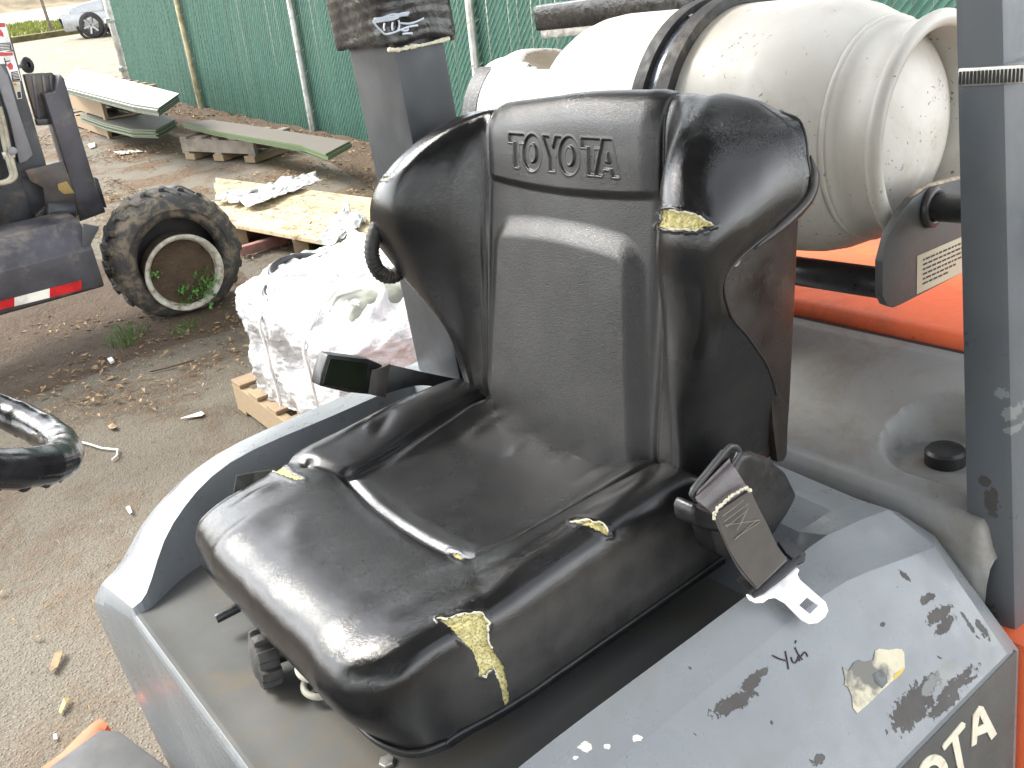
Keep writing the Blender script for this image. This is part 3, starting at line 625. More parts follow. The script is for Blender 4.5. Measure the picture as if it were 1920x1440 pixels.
# base pan below the cover: follows the plan outline
ol = [Vector(P[i, 0]) for i in range(0, P.shape[0], 8)]+[Vector(P[-1, j]) for j in range(0, P.shape[1], 12)]+[Vector(P[i, -1]) for i in range(P.shape[0]-1, 0, -8)]+[Vector(P[0, j]) for j in range(P.shape[1]-1, 0, -12)]
cen = Vector((.48, VC, 0))
pl = [Vector((cen.x+(p.x-cen.x)*1.0, cen.y+(p.y-cen.y)*1.0, 1.017)) for p in ol]
link('seat_pan', prism(pl, (0,0,.011), 0), BLACKP, cush, 60)
link('seat_rim', tube([Vector((cen.x+(p.x-cen.x)*1.006, cen.y+(p.y-cen.y)*1.006, 1.0275)) for p in pl], .0030, 8, closed=True), BLACKP, cush, 180)
link('seat_slide', box(.34,.76,.965,.70,.80,1.016,.003), ZINC, cush); link('seat_slide', box(.34,1.04,.965,.70,1.08,1.016,.003), ZINC, cush)
fl = [fp(443, 893, Y=1.185), fp(478, 886, Y=1.187), fp(516, 881, Y=1.186), fp(541, 898, Y=1.168), fp(500, 912, Y=1.166), fp(470, 920, Y=1.170), fp(436, 936, Y=1.178)]
link('vinyl_flap', prism(fl, (.001,.0025,.0005), 0), simple('vinyl_backing', (.035,.036,.03), .6, var=.2, scale=60, bump=.2), cush)
tp = [fp(x, y, Z=1.132) for x, y in [(512,884),(535,897),(560,902),(572,900)]]
link('torn_edge', tube(smooth_path(tp, 5), .0016, 6), FRAY, cush)
FRL = FRAY
def fray_on(P, pxs, parent, seed):
    r_ = random.Random(seed); X, Y_ = pj(P); path = []
    for (ax_, ay_), (bx_, by_) in zip(pxs[:-1], pxs[1:]):
        n = max(2, int(math.hypot(bx_-ax_, by_-ay_)/5))
        for k in range(n):
            t = k/n; x_, y_ = ax_+(bx_-ax_)*t+r_.uniform(-1.5, 1.5), ay_+(by_-ay_)*t+r_.uniform(-1.5, 1.5)
            path.append(Vector(P.reshape(-1, 3)[int(np.argmin((X-x_)**2+(Y_-y_)**2))]))
    link('torn_edge', tube(path, [.0006+.0011*r_.random() for _ in path], 5), FRL, parent, 60)
fray_on(P, [big[k] for k in (0, 1, 2, 3, 4, 5, 6, 7, 8)], cush, 1); fray_on(P, [big[k] for k in (14, 15, 16, 17, 18)], cush, 2); fray_on(P, [(1070,979),(1100,975),(1128,981),(1144,1000)], cush, 3)
fray_on(PB, [(1237,402),(1243,394),(1272,396),(1290,397),(1308,404),(1322,413),(1341,424)], back, 4); fray_on(PB, [(1341,424),(1306,433),(1270,430),(1233,424)], back, 5)
link('bolt', cyl(fp(727, 1432, Z=.972), fp(727, 1432, Z=.972)+Vector((0, 0, .006)), .009, 6), ZINC, hood, 30)
# lever, knob and spring under the front edge
kc = fp(488, 1236, Z=1.012); kax = Vector((-1, .18, .12)).normalized()
kn = []
prof = []
kv, kf = [], []
nk = 96
for i, (rs, h) in enumerate([(.0001, .0), (.0195, .0), (.0235, .0025), (.0325, .0045), (.0342, .009), (.0342, .025), (.0325, .028), (.0001, .028)]):
    for j in range(nk):
        a = 2*math.pi*j/nk; lob = 1+(.075*(1 if math.cos(a*9) > -.15 else -1.1) if rs > .03 else 0)
        u_ = kax.orthogonal().normalized(); w_ = kax.cross(u_); kv.append(tuple(kc-kax*(h-.010)+(u_*math.cos(a)+w_*math.sin(a))*rs*lob))
for i in range(7):
    for j in range(nk): kf.append((i*nk+j, i*nk+(j+1) % nk, (i+1)*nk+(j+1) % nk, (i+1)*nk+j))
link('adjuster_knob', (kv, kf), simple('dusty_knob_plastic', (.05,.048,.046), .6, var=.3, scale=60, bump=.2, bscale=260), cush, 35)
link('knob_shaft', cyl(kc-kax*.008, kc-kax*.13, .0125, 18), BLACKP, cush, 40)
la, lb = fp(406, 1160, Z=1.002), fp(472, 1126, Z=1.006)
link('adjuster_lever', tube(smooth_path([la, la+(lb-la)*.04, la+(lb-la)*.5, lb, lb+(lb-la)*.8], 4), [.003]+[.0062]*3+[.0068]*14, 12), BLACKP, cush, 60)
spc = fp(592, 1272, Z=1.0)
link('coil_spring', tube([spc+Vector((.016*math.cos(t), .016*math.sin(t), .030-.0042*t)) for t in np.linspace(0, 6*math.pi, 90)], .0042, 8), simple('old_white_spring', (.45,.43,.36), .6, dirt=(.2,.17,.12)), cush, 60)
# ================================================================== propane tank
TX, TZ, TR = 1.185, 1.435, .178
TY0, TY1 = .745, 1.30                                                # shoulders' outer ends along Y
pt = lambda r, y: (r, y)
body = [(1e-4, TY0-.062), (.05, TY0-.060), (.085, TY0-.053), (.115, TY0-.040), (.138, TY0-.022), (.155, TY0+.002), (.167, TY0+.028), (.1745, TY0+.056), (TR, TY0+.09), (TR, TY0+.10)]
mid_ = [(TR, TY0+.10+(TY1-TY0-.2)*i/8) for i in range(1, 9)]
body = body+mid_+[(r, TY1+TY0-h) for r, h in body[::-1][1:]]
TANKM = NT('cream_tank_paint'); s = TANKM
b_ = s.noise(5, 5, .6); pit = s.voro(75, co=s.n('ShaderNodeVectorMath', {0: s.co, 1: s.n('ShaderNodeVectorMath', {0: s.n('ShaderNodeTexNoise', {'Vector': s.co, 'Scale': 70., 'Detail': 3.}, 1), 1: (.03, .03, .03)}, operation='MULTIPLY')}, operation='ADD'))
k_ = s.mth('MULTIPLY', s.ramp(pit, .13, .18, 1., 0.), s.ramp(s.noise(9, 4, .7), .46, .58))
k2 = s.mth('MULTIPLY', s.ramp(s.voro(22), .05, .09, 1., 0.), s.ramp(s.noise(60, 5), .48, .56))
c_ = s.mix(s.ramp(b_, .3, .7), (.52,.495,.44), (.61,.59,.54))
c_ = s.mix(s.mth('MULTIPLY', s.ramp(s.noise(4, 8, .72, dist=.6), .46, .72), .5), c_, (.33,.27,.18))
c_ = s.mix(s.mth('MULTIPLY', s.mth('MAXIMUM', k_, k2), .85), c_, (.13,.105,.08))
s.set(Base_Color=c_, Roughness=s.ramp(s.noise(18, 4), .3, .7, .35, .55), Normal=s.bump(k_, -.4, .001, s.bump(s.noise(90, 3), .05, .001))); TANKM = s.m
tank = empty('propane_tank', (TX, TY0, TZ), 'cream white propane gas cylinder strapped on its side behind the seat', 'gas cylinder', M=_R.to_4x4())
tank.location = _R @ (Vector((TX, TY0, TZ))-Vector((0,0,H)))+Vector((0,0,H)); ROOT_OFF[tank.name] = Vector((TX, TY0, TZ))
ax = (0, 1, 0); C0 = (TX, 0, TZ)
link('tank_body', lathe(body, C0, ax, 96), TANKM, tank, 180)
fr_, fy = .137, TY0-.088
link('foot_ring', lathe([(fr_-.004, fy+.07), (fr_-.006, fy+.010), (fr_-.007, fy+.003), (fr_-.002, fy-.004), (fr_+.006, fy-.006), (fr_+.013, fy-.002), (fr_+.015, fy+.005), (fr_+.012, fy+.012), (fr_+.004, fy+.017), (fr_+.003, fy+.062), (fr_+.009, fy+.067), (fr_+.011, fy+.073), (fr_+.008, fy+.082)], C0, ax, 96), TANKM, tank, 60)
link('weld_bead', tube([(TX+(fr_+.0085+.0012*rnd.random())*math.cos(a), fy+.076, TZ+(fr_+.0085+.0012*rnd.random())*math.sin(a)) for a in np.linspace(0, 2*math.pi, 140)], .0045, 8), TANKM, tank, 180)
# valve collar with its arched hand opening
cr_, cy0, cy1 = .128, TY1+.03, TY1+.27
na, nh = 120, 24; cv_, cf_ = [], []
for j in range(nh+1):
    t = j/nh; rr2 = cr_+(.012*math.sin(min(1, max(0, (t-.75)/.25))*math.pi/2)*-1)
    for i in range(na):
        a = 2*math.pi*i/na; cv_.append((TX+rr2*math.sin(a), cy0+(cy1-cy0)*t, TZ+rr2*math.cos(a)))
for j in range(nh):
    for i in range(na):
        a = (2*math.pi*(i+.5)/na+math.pi) % (2*math.pi)-math.pi; t = (j+.5)/nh
        if abs(a) < .62 and t < .08+.52*math.sqrt(max(0, 1-(a/.62)**2)): continue
        if abs(abs(a)-2.4) < .45 and .1 < t < .55: continue
        cf_.append((j*na+i, j*na+(i+1) % na, (j+1)*na+(i+1) % na, (j+1)*na+i))
col_ = link('valve_collar', (cv_, cf_), TANKM, tank, 180); md = col_.modifiers.new('thick', 'SOLIDIFY'); md.thickness = .005; md.offset = 0
link('valve', join(cyl((TX, cy0-.03, TZ), (TX, cy0+.09, TZ), .022, 20), cyl((TX-.045, cy0+.05, TZ), (TX+.045, cy0+.05, TZ), .012, 16)), simple('brass', (.55,.38,.14), .35, .9), tank, 50)
LABM = NT('black_tank_label'); _a = LABM.n('ShaderNodeTexWave', {'Vector': LABM.map((1,1,1)), 'Scale': 95., 'Distortion': 0.}, bands_direction='Y')
LABM.set(Base_Color=LABM.mix(LABM.mth('MULTIPLY', LABM.ramp(_a, .75, .9), LABM.ramp(LABM.noise(160, 2), .5, .65)), (.010,.010,.012), (.22,.22,.22)), Roughness=.5); LABM = LABM.m
def patch(y0, y1, a0, a1, r, n=24):                                  # skin patch on the collar: angle from the top towards the seat
    V = [(TX-r*math.sin(a0+(a1-a0)*i/n), yy, TZ+r*math.cos(a0+(a1-a0)*i/n)) for yy in (y0, y1) for i in range(n+1)]
    return V, [(i, i+1, n+2+i, n+1+i) for i in range(n)]
link('tank_label', patch(cy0+.185, cy0+.228, .55, 1.9, cr_+.0035), LABM, tank)
link('tank_label', patch(cy0+.08, cy0+.178, .5, 1.9, cr_+.0032), simple('cream_label_paper', (.55,.50,.38), .7, var=.1, scale=50, bump=.1), tank)
dashes = []
for q in range(4):
    for w_ in range(14):
        a0 = .66+w_*.075; y0 = cy0+.09+q*.018
        if rnd.random() < .85: dashes.append(patch(y0, y0+.0045, a0, a0+.02+.03*rnd.random(), cr_+.0037, 3))
link('stamped_text', join(*dashes), simple('faded_print', (.42,.37,.26), .7, bump=0), tank)
# strap over the tank
def band(y0, y1, r0, r1, a0=-1.5, a1=1.75, n=60):
    return lathe([(r0, y0), (r1, y0), (r1, y1), (r0, y1), (r0, y0)], C0, ax, n, a0, a1, ref=(0, 0, 1))
S0 = 1.005
brk = link('tank_bracket', join(cyl(fp(1440, 500, X=1.15), fp(1662, 532, X=1.15), .0225, 24)), BLACKS, FL, 50, label='black tube of the swing-out tank bracket')
for yy in (1.02, 1.20): link('cradle_saddle', lathe([(TR+.001, yy), (TR+.03, yy), (TR+.03, yy+.05), (TR+.001, yy+.05), (TR+.001, yy)], C0, ax, 30, math.pi-.75, math.pi+.75, ref=(0, 0, 1)), BLACKS, brk, 40); link('cradle_leg', box(1.10, yy+.005, 1.09, 1.27, yy+.045, TZ-TR-.012, .004), BLACKS, brk, 40)
_st = link('tank_strap', band(S0-.0125, S0+.0125, TR+.001, TR+.005), simple('worn_blue_grey_strap', (.12,.135,.16), .28, .3, var=.3, scale=30), brk, 40)
link('rubber_strip', band(S0-.038, S0-.0135, TR+.001, TR+.016), RUBBER, brk, 40); link('rubber_strip', band(S0+.0135, S0+.036, TR+.001, TR+.014), RUBBER, brk, 40)
for dy in (-.008, .01): link('rivet', cyl((TX-.06, S0+dy, TZ+math.sqrt((TR+.004)**2-.06**2)), (TX-.061, S0+dy, TZ+math.sqrt((TR+.007)**2-.06**2)), .004, 10), ZINC, brk, 40)
PLY = .628
pl_ = [(1655,490),(1668,440),(1690,400),(1712,372),(1738,353),(1815,333),(1870,318),(1870,480),(1815,507),(1690,571),(1676,577),(1663,572),(1655,555)]
plate = link('bracket_plate', prism([fp(x_, y_, Y=PLY) for x_, y_ in pl_], (0,.011,0), .0015), paint('bracket_plate_paint', (.06,.063,.064), None, FO, rough=.42, dirt_amt=.35), brk, 40)
ed = smooth_path([fp(x_, y_, Y=PLY+.006) for x_, y_ in [(1652,556),(1653,490),(1666,440),(1688,399),(1711,370),(1737,351),(1815,331),(1868,317)]], 5)
link('worn_edge', tube(ed, .0042, 8), simple('rubbed_tan_edge', (.33,.26,.18), .6, var=.4, scale=90, bump=.2), brk, 60)
ub = fp(1745, 388, Y=PLY)
link('bracket_tube', cyl(ub, ub+Vector((.02,-.30,0)), .0175, 24), BLACKS, brk, 50)
link('weld_bead', tube([ub+Vector((.0205*math.cos(a)+.002*rnd.random(), -.003, .0215*math.sin(a))) for a in np.linspace(0, 2*math.pi, 40)], .006, 8), BLACKS, brk, 180)
lp = [fp(x_, y_, Y=PLY-.0008) for x_, y_ in [(1720,480),(1813,440),(1813,507),(1719,552)]]
link('warning_label', prism(lp, (0,.0006,0)), simple('beige_label', (.42,.37,.27), .55, var=.08, bump=.05), brk)
ds = []
e1, e2, o_ = lp[1]-lp[0], lp[3]-lp[0], lp[0]
for q in range(6):
    t = .06
    while t < (.9 if q < 4 else .7-.2*(q-4)):
        w_ = .03+.07*rnd.random(); a = o_+e1*(t+.05)+e2*(.14+.125*q); ds.append(([tuple(a+Vector((0,-.0004,0))), tuple(a+e1*w_+Vector((0,-.0004,0))), tuple(a+e1*w_+e2*.05+Vector((0,-.0004,0))), tuple(a+e2*.05+Vector((0,-.0004,0)))], [(0,1,2,3)])); t += w_+.018
link('label_print', join(*ds), PRINT, brk)
# taped bar behind the tank
tb_ = beam(fp(1016, 33, X=1.48), fp(1290, 2, X=1.48), .05, .055, bv=.008)
link('taped_bar', tb_, TAPE, brk, 50)
bar2 = beam(fp(1022, 58, X=1.475), fp(1200, 40, X=1.475), .03, .03, bv=.003)
link('perforated_bar', bar2, ZINC, brk, 50)
# ================================================================== belt on the near side
RY = .60
rt = link('belt_retractor', prism([fp(x_, y_, Y=RY) for x_, y_ in [(1392,850),(1412,847),(1445,860),(1478,888),(1499,930),(1478,968),(1452,1008),(1400,1012),(1352,1000),(1338,985),(1342,950),(1366,900)]], (0,.030,0), .010, 4), BLACKP, FL, 60)
link('belt_mouth', prism([fp(x_, y_, Y=RY-.004) for x_, y_ in [(1299,962),(1306,945),(1345,962),(1366,985),(1362,1002),(1322,994),(1301,985)]], (0,.03,0), .006, 3), BLACKP, rt, 60)
link('retractor_foot', prism([fp(x_, y_, Y=RY-.002) for x_, y_ in [(1330,990),(1452,1000),(1448,1040),(1400,1062),(1345,1040)]], (0,.03,0), .004), BLACKP, rt, 50)
lo = smooth_path([fp(x_, y_, Y=RY-.022) for x_, y_ in [(1299,920),(1330,882),(1360,846),(1371,837),(1383,840),(1384,852),(1362,884),(1330,920),(1311,936),(1301,933)]], 6, closed=True)
link('guide_loop', tube(lo, .0030, 8, closed=True), BLACKS, rt, 180)
link('loop_shade_plate', prism([fp(x_, y_, Y=RY-.016) for x_, y_ in [(1306,922),(1366,847),(1379,847),(1380,856),(1328,922),(1311,931)]], (0,.010,0), .001), DARK, rt, 50)  # dark plate painting the shade inside the loop
def ribbon(name, prs, th, m, parent, off=Vector((0, 0, 0)), sm=6, ncr=6):
    A = smooth_path([p[0] for p in prs], sm); B = smooth_path([p[1] for p in prs], sm)
    G = np.array([[tuple(a+(b-a)*j/ncr+off) for j in range(ncr+1)] for a, b in zip(A, B)]); nn = grid_normals(G)
    if nn[..., 1].mean() > 0: nn = -nn
    top_ = G+nn*th/2; bot = G-nn*th/2; n1, n2 = G.shape[:2]; V = np.concatenate([top_.reshape(-1, 3), bot.reshape(-1, 3)])
    Fc = [tuple(q) for q in grid_faces(n1, n2)]+[tuple(int(i)+n1*n2 for i in q[::-1]) for q in grid_faces(n1, n2)]
    per_ = [(0, j) for j in range(n2)]+[(i, n2-1) for i in range(1, n1)]+[(n1-1, j) for j in range(n2-2, -1, -1)]+[(i, 0) for i in range(n1-2, 0, -1)]
    idx = [i*n2+j for i, j in per_]
    for a, b in zip(idx, idx[1:]+idx[:1]): Fc.append((a, b, b+n1*n2, a+n1*n2))
    return link(name, (V, Fc), m, parent, 50)
q = lambda x_, y_, Y_: fp(x_, y_, Y=Y_)
ribbon('belt_webbing', [(q(1312,918,.585),q(1368,858,.585)),(q(1305,936,.570),q(1371,870,.570)),(q(1318,948,.563),q(1385,890,.563)),(q(1337,966,.56),q(1402,918,.56)),(q(1352,1000,.556),q(1420,950,.556)),(q(1385,1068,.548),q(1442,1015,.548)),(q(1418,1104,.542),q(1475,1050,.542))], .0022, simple('shiny_belt_webbing', (.105,.092,.095), .45, var=.2, scale=40, bump=.2, bscale=500), rt)
ribbon('webbing_patch', [(q(1341,962,.5565),q(1406,918,.5565)),(q(1352,995,.5535),q(1418,946,.5535)),(q(1372,1040,.549),q(1438,985,.549)),(q(1398,1078,.5445),q(1458,1026,.5445)),(q(1419,1102,.540),q(1474,1046,.540))], .0024, WEB, rt)
fray = smooth_path([q(x_, y_, .5525) for x_, y_ in [(1339,972),(1340,962),(1349,950),(1362,938),(1378,926),(1390,919),(1399,915),(1408,920)]], 8)
link('frayed_thread', tube([p+Vector((rnd.uniform(-1,1), 0, rnd.uniform(-1,1)))*.0012 for p in fray], [.0010+.0012*rnd.random() for _ in fray], 6), FRAY, rt, 60)
stt = [[(1355,968),(1395,938)],[(1358,978),(1404,944)],[(1362,988),(1402,956)],[(1360,985),(1425,975)],[(1404,950),(1382,995)],[(1378,1012),(1420,974)],[(1380,1008),(1424,980)],[(1400,960),(1388,985)]]
link('stitching', join(*[tube([q(*a, .5476), q(*b, .5476)], .00035, 5) for a, b in stt]), simple('stitch_thread', (.22,.20,.16), .8, bump=0), rt)
TPO, TN = fp(1460, 1110, Y=.535), Vector((-.12, -.55, .83)).normalized()
tq = lambda x_, y_: rp(x_, y_, TPO, TN)
frm = link('tongue_frame', join(*[prism([tq(*p) for p in pp], TN*.007, .0018) for pp in ([(1376,1092),(1392,1080),(1418,1090),(1424,1108),(1404,1118)], [(1404,1112),(1420,1102),(1494,1042),(1506,1050),(1430,1116),(1412,1124)], [(1455,1020),(1470,1012),(1508,1042),(1506,1056),(1494,1062),(1470,1042)])]), BLACKP, rt, 50)
to = [(1398,1116),(1412,1112),(1432,1112),(1462,1090),(1492,1064),(1498,1070),(1494,1078),(1499,1088),(1524,1110),(1547,1130),(1552,1146),(1546,1158),(1532,1169),(1516,1171),(1502,1164),(1470,1132),(1452,1122),(1440,1124),(1430,1131),(1416,1132),(1404,1126)]
ti = [(1512,1121),(1533,1136),(1517,1152),(1497,1136)]
link('belt_tongue', bev(plate_with_hole([tq(*p) for p in to], [tq(*p) for p in ti], TN*.0022), .0006, 1, 50), STEEL, rt, 50)
# ================================================================== belt buckle on the far side
BY = 1.235
bk = link('belt_buckle', prism([q(x_, y_, BY) for x_, y_ in [(614,664),(690,673),(717,684),(721,694),(710,742),(650,736),(598,724),(602,700)]], (0,.028,0), .004), BLACKP, FL, 50)
link('buckle_face', prism([q(x_, y_, BY-.001) for x_, y_ in [(618,672),(690,682),(683,734),(604,721)]], (0,.003,0), .001), simple('glossy_black_face', (.01,.014,.008), .12, bump=0), bk)
ribbon('buckle_webbing', [(q(697,693,BY-.004),q(690,738,BY-.004)),(q(712,690,BY-.008),q(705,742,BY-.008)),(q(730,682,BY-.004),q(722,745,BY-.004))], .003, WEB, bk)
ribbon('buckle_webbing', [(q(729,683,BY+.002),q(716,740,BY+.002)),(q(790,697,1.22),q(790,722,1.22)),(q(862,712,1.21),q(860,738,1.21)),(q(900,724,1.20),q(895,760,1.20))], .003, BLACKP, bk)
# ================================================================== steering wheel
e_ = q(119, 852, .93); vd = (e_-Vector((0,0,H))).normalized()
ri = Vector(FM @ np.array([1., .24, 0])); ri = (ri-vd*ri.dot(vd)).normalized(); upi = ri.cross(vd).normalized()
if upi.z < 0: upi = -upi
nrm = (upi*math.cos(rad(12))-vd*math.sin(rad(12))).normalized(); SR = .175
sc0 = e_-ri*SR; wv = nrm.cross(ri)
rim = []
for i in range(180):
    a = 2*math.pi*i/180; rim.append(sc0+(ri*math.cos(a)+wv*math.sin(a))*SR)
sw = link('steering_wheel', tube(rim, [.0178+.0009*max(0, math.sin(i*.9)) for i in range(180)], 20, closed=True), simple('glossy_wheel_plastic', (.013,.013,.014), .2, var=.2, scale=30, bump=.08, bscale=200), FL, 180)
link('finger_grip', join(*[tube([sc0+(ri*math.cos(a)+wv*math.sin(a))*(SR+.003)-nrm*.0085+(ri*math.cos(a)+wv*math.sin(a))*s2*.006 for s2 in (-1, 0, 1)], .0105, 12) for a in np.linspace(0, 2*math.pi, 34)[:-1]]), BLACKP, sw, 180)
for a in (2.0, 3.3, 4.6): link('spoke', beam(sc0-nrm*.03, sc0+(ri*math.cos(a)+wv*math.sin(a))*SR, .022, .008, up=nrm, bv=.002), BLACKP, sw)
link('steering_column', cyl(sc0-nrm*.02, Vector((-.62, .93, .95)), .03, 20), BLACKP, FL, 50)
# wheels, out of the frame
for xx, yy, rr3 in ((-.45, .36, .33), (-.45, 1.47, .33), (1.35, .40, .27), (1.35, 1.44, .27)):
    gz = -.03*(xx-FO.x)*0
    wc = Vector((xx, yy, 0)); wd = _R @ (wc-Vector((0,0,H)))+Vector((0,0,H)); wc.z = rr3-.01-wd.z
    w_ = link('wheel', lathe([(rr3*.55, -.09), (rr3*.9, -.10), (rr3, -.075), (rr3, .075), (rr3*.9, .10), (rr3*.55, .09)], wc, (0,1,0), 40), RUBBER, FL, 50)
    link('rim', lathe([(.001, -.05), (rr3*.5, -.06), (rr3*.56, -.09), (rr3*.56, .09), (rr3*.5, .06), (.001, .05)], wc, (0,1,0), 32), STEPM, w_, 50)
# ================================================================== ground, verge, street
GR = NT('worn_asphalt'); s = GR
peb = s.voro(95); peb2 = s.voro(210); big = s.noise(.55, 5, .6); mid = s.noise(2.2, 6, .65, dist=.5)
c_ = s.mix(s.ramp(s.noise(160, 3), .3, .7), (.125,.112,.09), (.20,.18,.142))
c_ = s.mix(s.mth('MULTIPLY', s.ramp(s.voro(95, 1), .0, 1., 0., 1.), s.ramp(peb, .32, .22, 0., 1.)), c_, s.n('ShaderNodeMix', {6: (.10,.09,.075,1), 7: (.30,.27,.22,1), 0: s.voro(95, 1)}, 2, data_type='RGBA'))
c_ = s.mix(s.mth('MULTIPLY', s.ramp(peb2, .22, .12, 0., 1.), s.ramp(s.noise(3, 3), .35, .6, .2, 1.)), c_, (.34,.31,.25))
litter = s.mth('MULTIPLY', s.ramp(mid, .43, .60), s.ramp(s.noise(19, 6, .75), .36, .58))
far_ = s.n('ShaderNodeSeparateXYZ', {0: s.co}, 1)
litter = s.mth('MULTIPLY', litter, s.ramp(far_, 2.5, 4.5, .3, 1.))
c_ = s.mix(litter, c_, s.mix(s.noise(70, 5, .7), (.095,.047,.022), (.22,.125,.06)))
c_ = s.mix(s.mth('MULTIPLY', s.ramp(big, .5, .75), .5), c_, (.19,.165,.125))
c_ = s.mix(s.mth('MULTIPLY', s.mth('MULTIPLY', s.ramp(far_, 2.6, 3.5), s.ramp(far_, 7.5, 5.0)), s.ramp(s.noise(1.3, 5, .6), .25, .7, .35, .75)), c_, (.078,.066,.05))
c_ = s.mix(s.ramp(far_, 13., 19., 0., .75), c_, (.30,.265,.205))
h_ = s.mth('ADD', s.mth('MULTIPLY', s.ramp(peb, .0, .5, 1., 0.), .6), s.mth('ADD', s.noise(40, 5), s.mth('MULTIPLY', litter, 1.5)))
s.set(Base_Color=c_, Roughness=.92, Specular_IOR_Level=.25, Normal=s.bump(h_, .7, .008))
gx = np.concatenate([np.linspace(-120, -8, 12), np.linspace(-6, 12, 91), np.linspace(16, 180, 14)]); gy = np.concatenate([np.linspace(-120, -4, 12), np.linspace(-3, 20, 116), np.linspace(23, 300, 18)])
GX, GY = np.meshgrid(gx, gy, indexing='ij'); GZ = np.zeros(GX.shape)
GP = np.stack([GX, GY, GZ], -1); near = (GX > -6) & (GX < 12) & (GY > -3) & (GY < 20)
GP[..., 2] += near*(vnoise(GP, .8)*.012-.006)
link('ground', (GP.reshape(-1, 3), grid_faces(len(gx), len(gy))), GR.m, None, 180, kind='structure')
DIRT = NT('brown_dirt'); s = DIRT
s.set(Base_Color=s.mix(s.noise(14, 6, .7), (.05,.032,.02), (.17,.115,.07)), Roughness=.95, Normal=s.bump(s.mth('ADD', s.noise(9, 6, .7), s.noise(50, 5, .7)), 1., .03)); DIRT = DIRT.m
# low bank of rotted leaves along the foot of the fence
by = np.linspace(-3, 14, 170); bx = np.linspace(0, .75, 14); BXg, BYg = np.meshgrid(bx, by, indexing='ij')
BP = np.stack([4.42-BXg*(1+.3*np.sin(BYg*1.3)), BYg, .004+.055*np.exp(-((BXg-.22)/.25)**2)+0*BXg], -1)
BP[..., 2] += .025*vnoise(BP, 5.)*np.exp(-((BXg-.22)/.3)**2); BP[0, :, 2] = -.01; BP[-1, :, 2] = -.012
link('leaf_bank', (BP.reshape(-1, 3), grid_faces(*BXg.shape)), DIRT, None, 180, kind='structure')
# worn earth under the parked machine
ed_ = []
EXg, EYg = np.meshgrid(np.linspace(-2.5, 2.1, 60), np.linspace(4.25, 6.6, 40), indexing='ij'); EP = np.stack([EXg, EYg, np.zeros(EXg.shape)], -1)
edge_ = np.minimum.reduce([EXg+2.5, 2.1-EXg, EYg-4.25, 6.6-EYg]); EP[..., 2] = -.02+.035*sstep(0, .5, edge_+.3*vnoise(EP, 1.6))+.012*vnoise(EP, 4.)*sstep(0, .3, edge_)
link('earth_patch', (EP.reshape(-1, 3), grid_faces(*EXg.shape)), DIRT, None, 180, kind='structure')
VERGE = simple('dry_verge_soil', (.17,.17,.06), .95, var=.35, scale=3, bump=.6, bscale=20)
STREET = simple('pale_street', (.42,.40,.36), .85, var=.06, scale=2, bump=.1)
MOSS = simple('mossy_kerb_concrete', (.10,.085,.03), .9, var=.4, scale=6, bump=.5, bscale=30)
def quad(name, pts, z0, m, d=.1): return link(name, prism([(x, y, z0) for x, y in pts], (0, 0, d)), m, None, kind='structure')
kd = (wp(165, 60, Z=0)-wp(30, 80, Z=0)); kd = Vector((kd.x, kd.y, 0)).normalized(); kn_ = Vector((-kd.y, kd.x, 0)); k0 = Vector(wp(100, 70, Z=0))
def kp(a, b): p = k0+kd*a+kn_*b; return (p.x, p.y)
quad('kerb', [kp(-40, 0), kp(3.2, 0), kp(3.2, .35), kp(-40, .35)], -.05, MOSS, .2)
quad('verge', [kp(-40, .35), kp(3.2, .35), kp(3.2, 8.5), kp(-40, 8.5)], -.05, VERGE, .17)
quad('street', [kp(-60, 8.6), kp(60, 8.6), kp(60, 22), kp(-60, 22)], -.05, STREET, .06)
rg = random.Random(3); gv, gf = [], []
for i in range(9000):
    a, b = rg.uniform(-6, 3.2), rg.uniform(.4, 8.4); p = k0+kd*a+kn_*b; h = rg.uniform(.04, .14); an = rg.uniform(0, 6.3); dx, dy = math.cos(an)*.02, math.sin(an)*.02; n0 = len(gv)
    gv += [(p.x-dx, p.y-dy, .115), (p.x+dx, p.y+dy, .115), (p.x+rg.uniform(-.05, .05), p.y+rg.uniform(-.05, .05), .12+h)]; gf.append((n0, n0+1, n0+2))
GRASS = simple('yellow_green_grass', (.17,.19,.03), .8, var=.4, scale=2.5, bump=0)
link('grass', (gv, gf), GRASS, None, kind='stuff', label='yellow green grass on the verge beyond the yard')
# ================================================================== chain link fence with green slats
FX = 4.28
SLATM = NT('green_fence_slat'); s = SLATM; oi = s.n('ShaderNodeObjectInfo', {}, 5)
st_ = s.n('ShaderNodeTexNoise', {'Vector': s.map((30, 30, 2.2)), 'Scale': 1., 'Detail': 6., 'Roughness': .7})
c_ = s.mix(oi, (.033,.10,.077), (.050,.13,.10)); c_ = s.mix(s.ramp(s.n('ShaderNodeTexNoise', {'Vector': s.n('ShaderNodeVectorMath', {0: s.map((14, 14, 1.4)), 1: s.n('ShaderNodeCombineXYZ', {0: s.mth('MULTIPLY', oi, 90.), 1: s.mth('MULTIPLY', oi, 37.)})}, operation='ADD'), 'Scale': 1., 'Detail': 7., 'Roughness': .75}),   .64, .76), c_, (.24,.26,.17))
s.set(Base_Color=c_, Roughness=.62, Specular_IOR_Level=.3, Normal=s.bump(s.noise(60, 3), .1, .001)); SLATM = SLATM.m
GALV = simple('galvanised_steel', (.46,.46,.44), .5, .55, var=.25, scale=14, bump=.1, dirt=(.33,.28,.17), dirt_amt=.45)
WIREM = simple('green_coated_wire', (.17,.29,.225), .6, var=.3, scale=20, bump=0)
OLDP = simple('stained_post_steel', (.42,.36,.22), .6, .2, var=.3, scale=10, bump=.15, dirt=(.2,.14,.07), dirt_amt=.6)
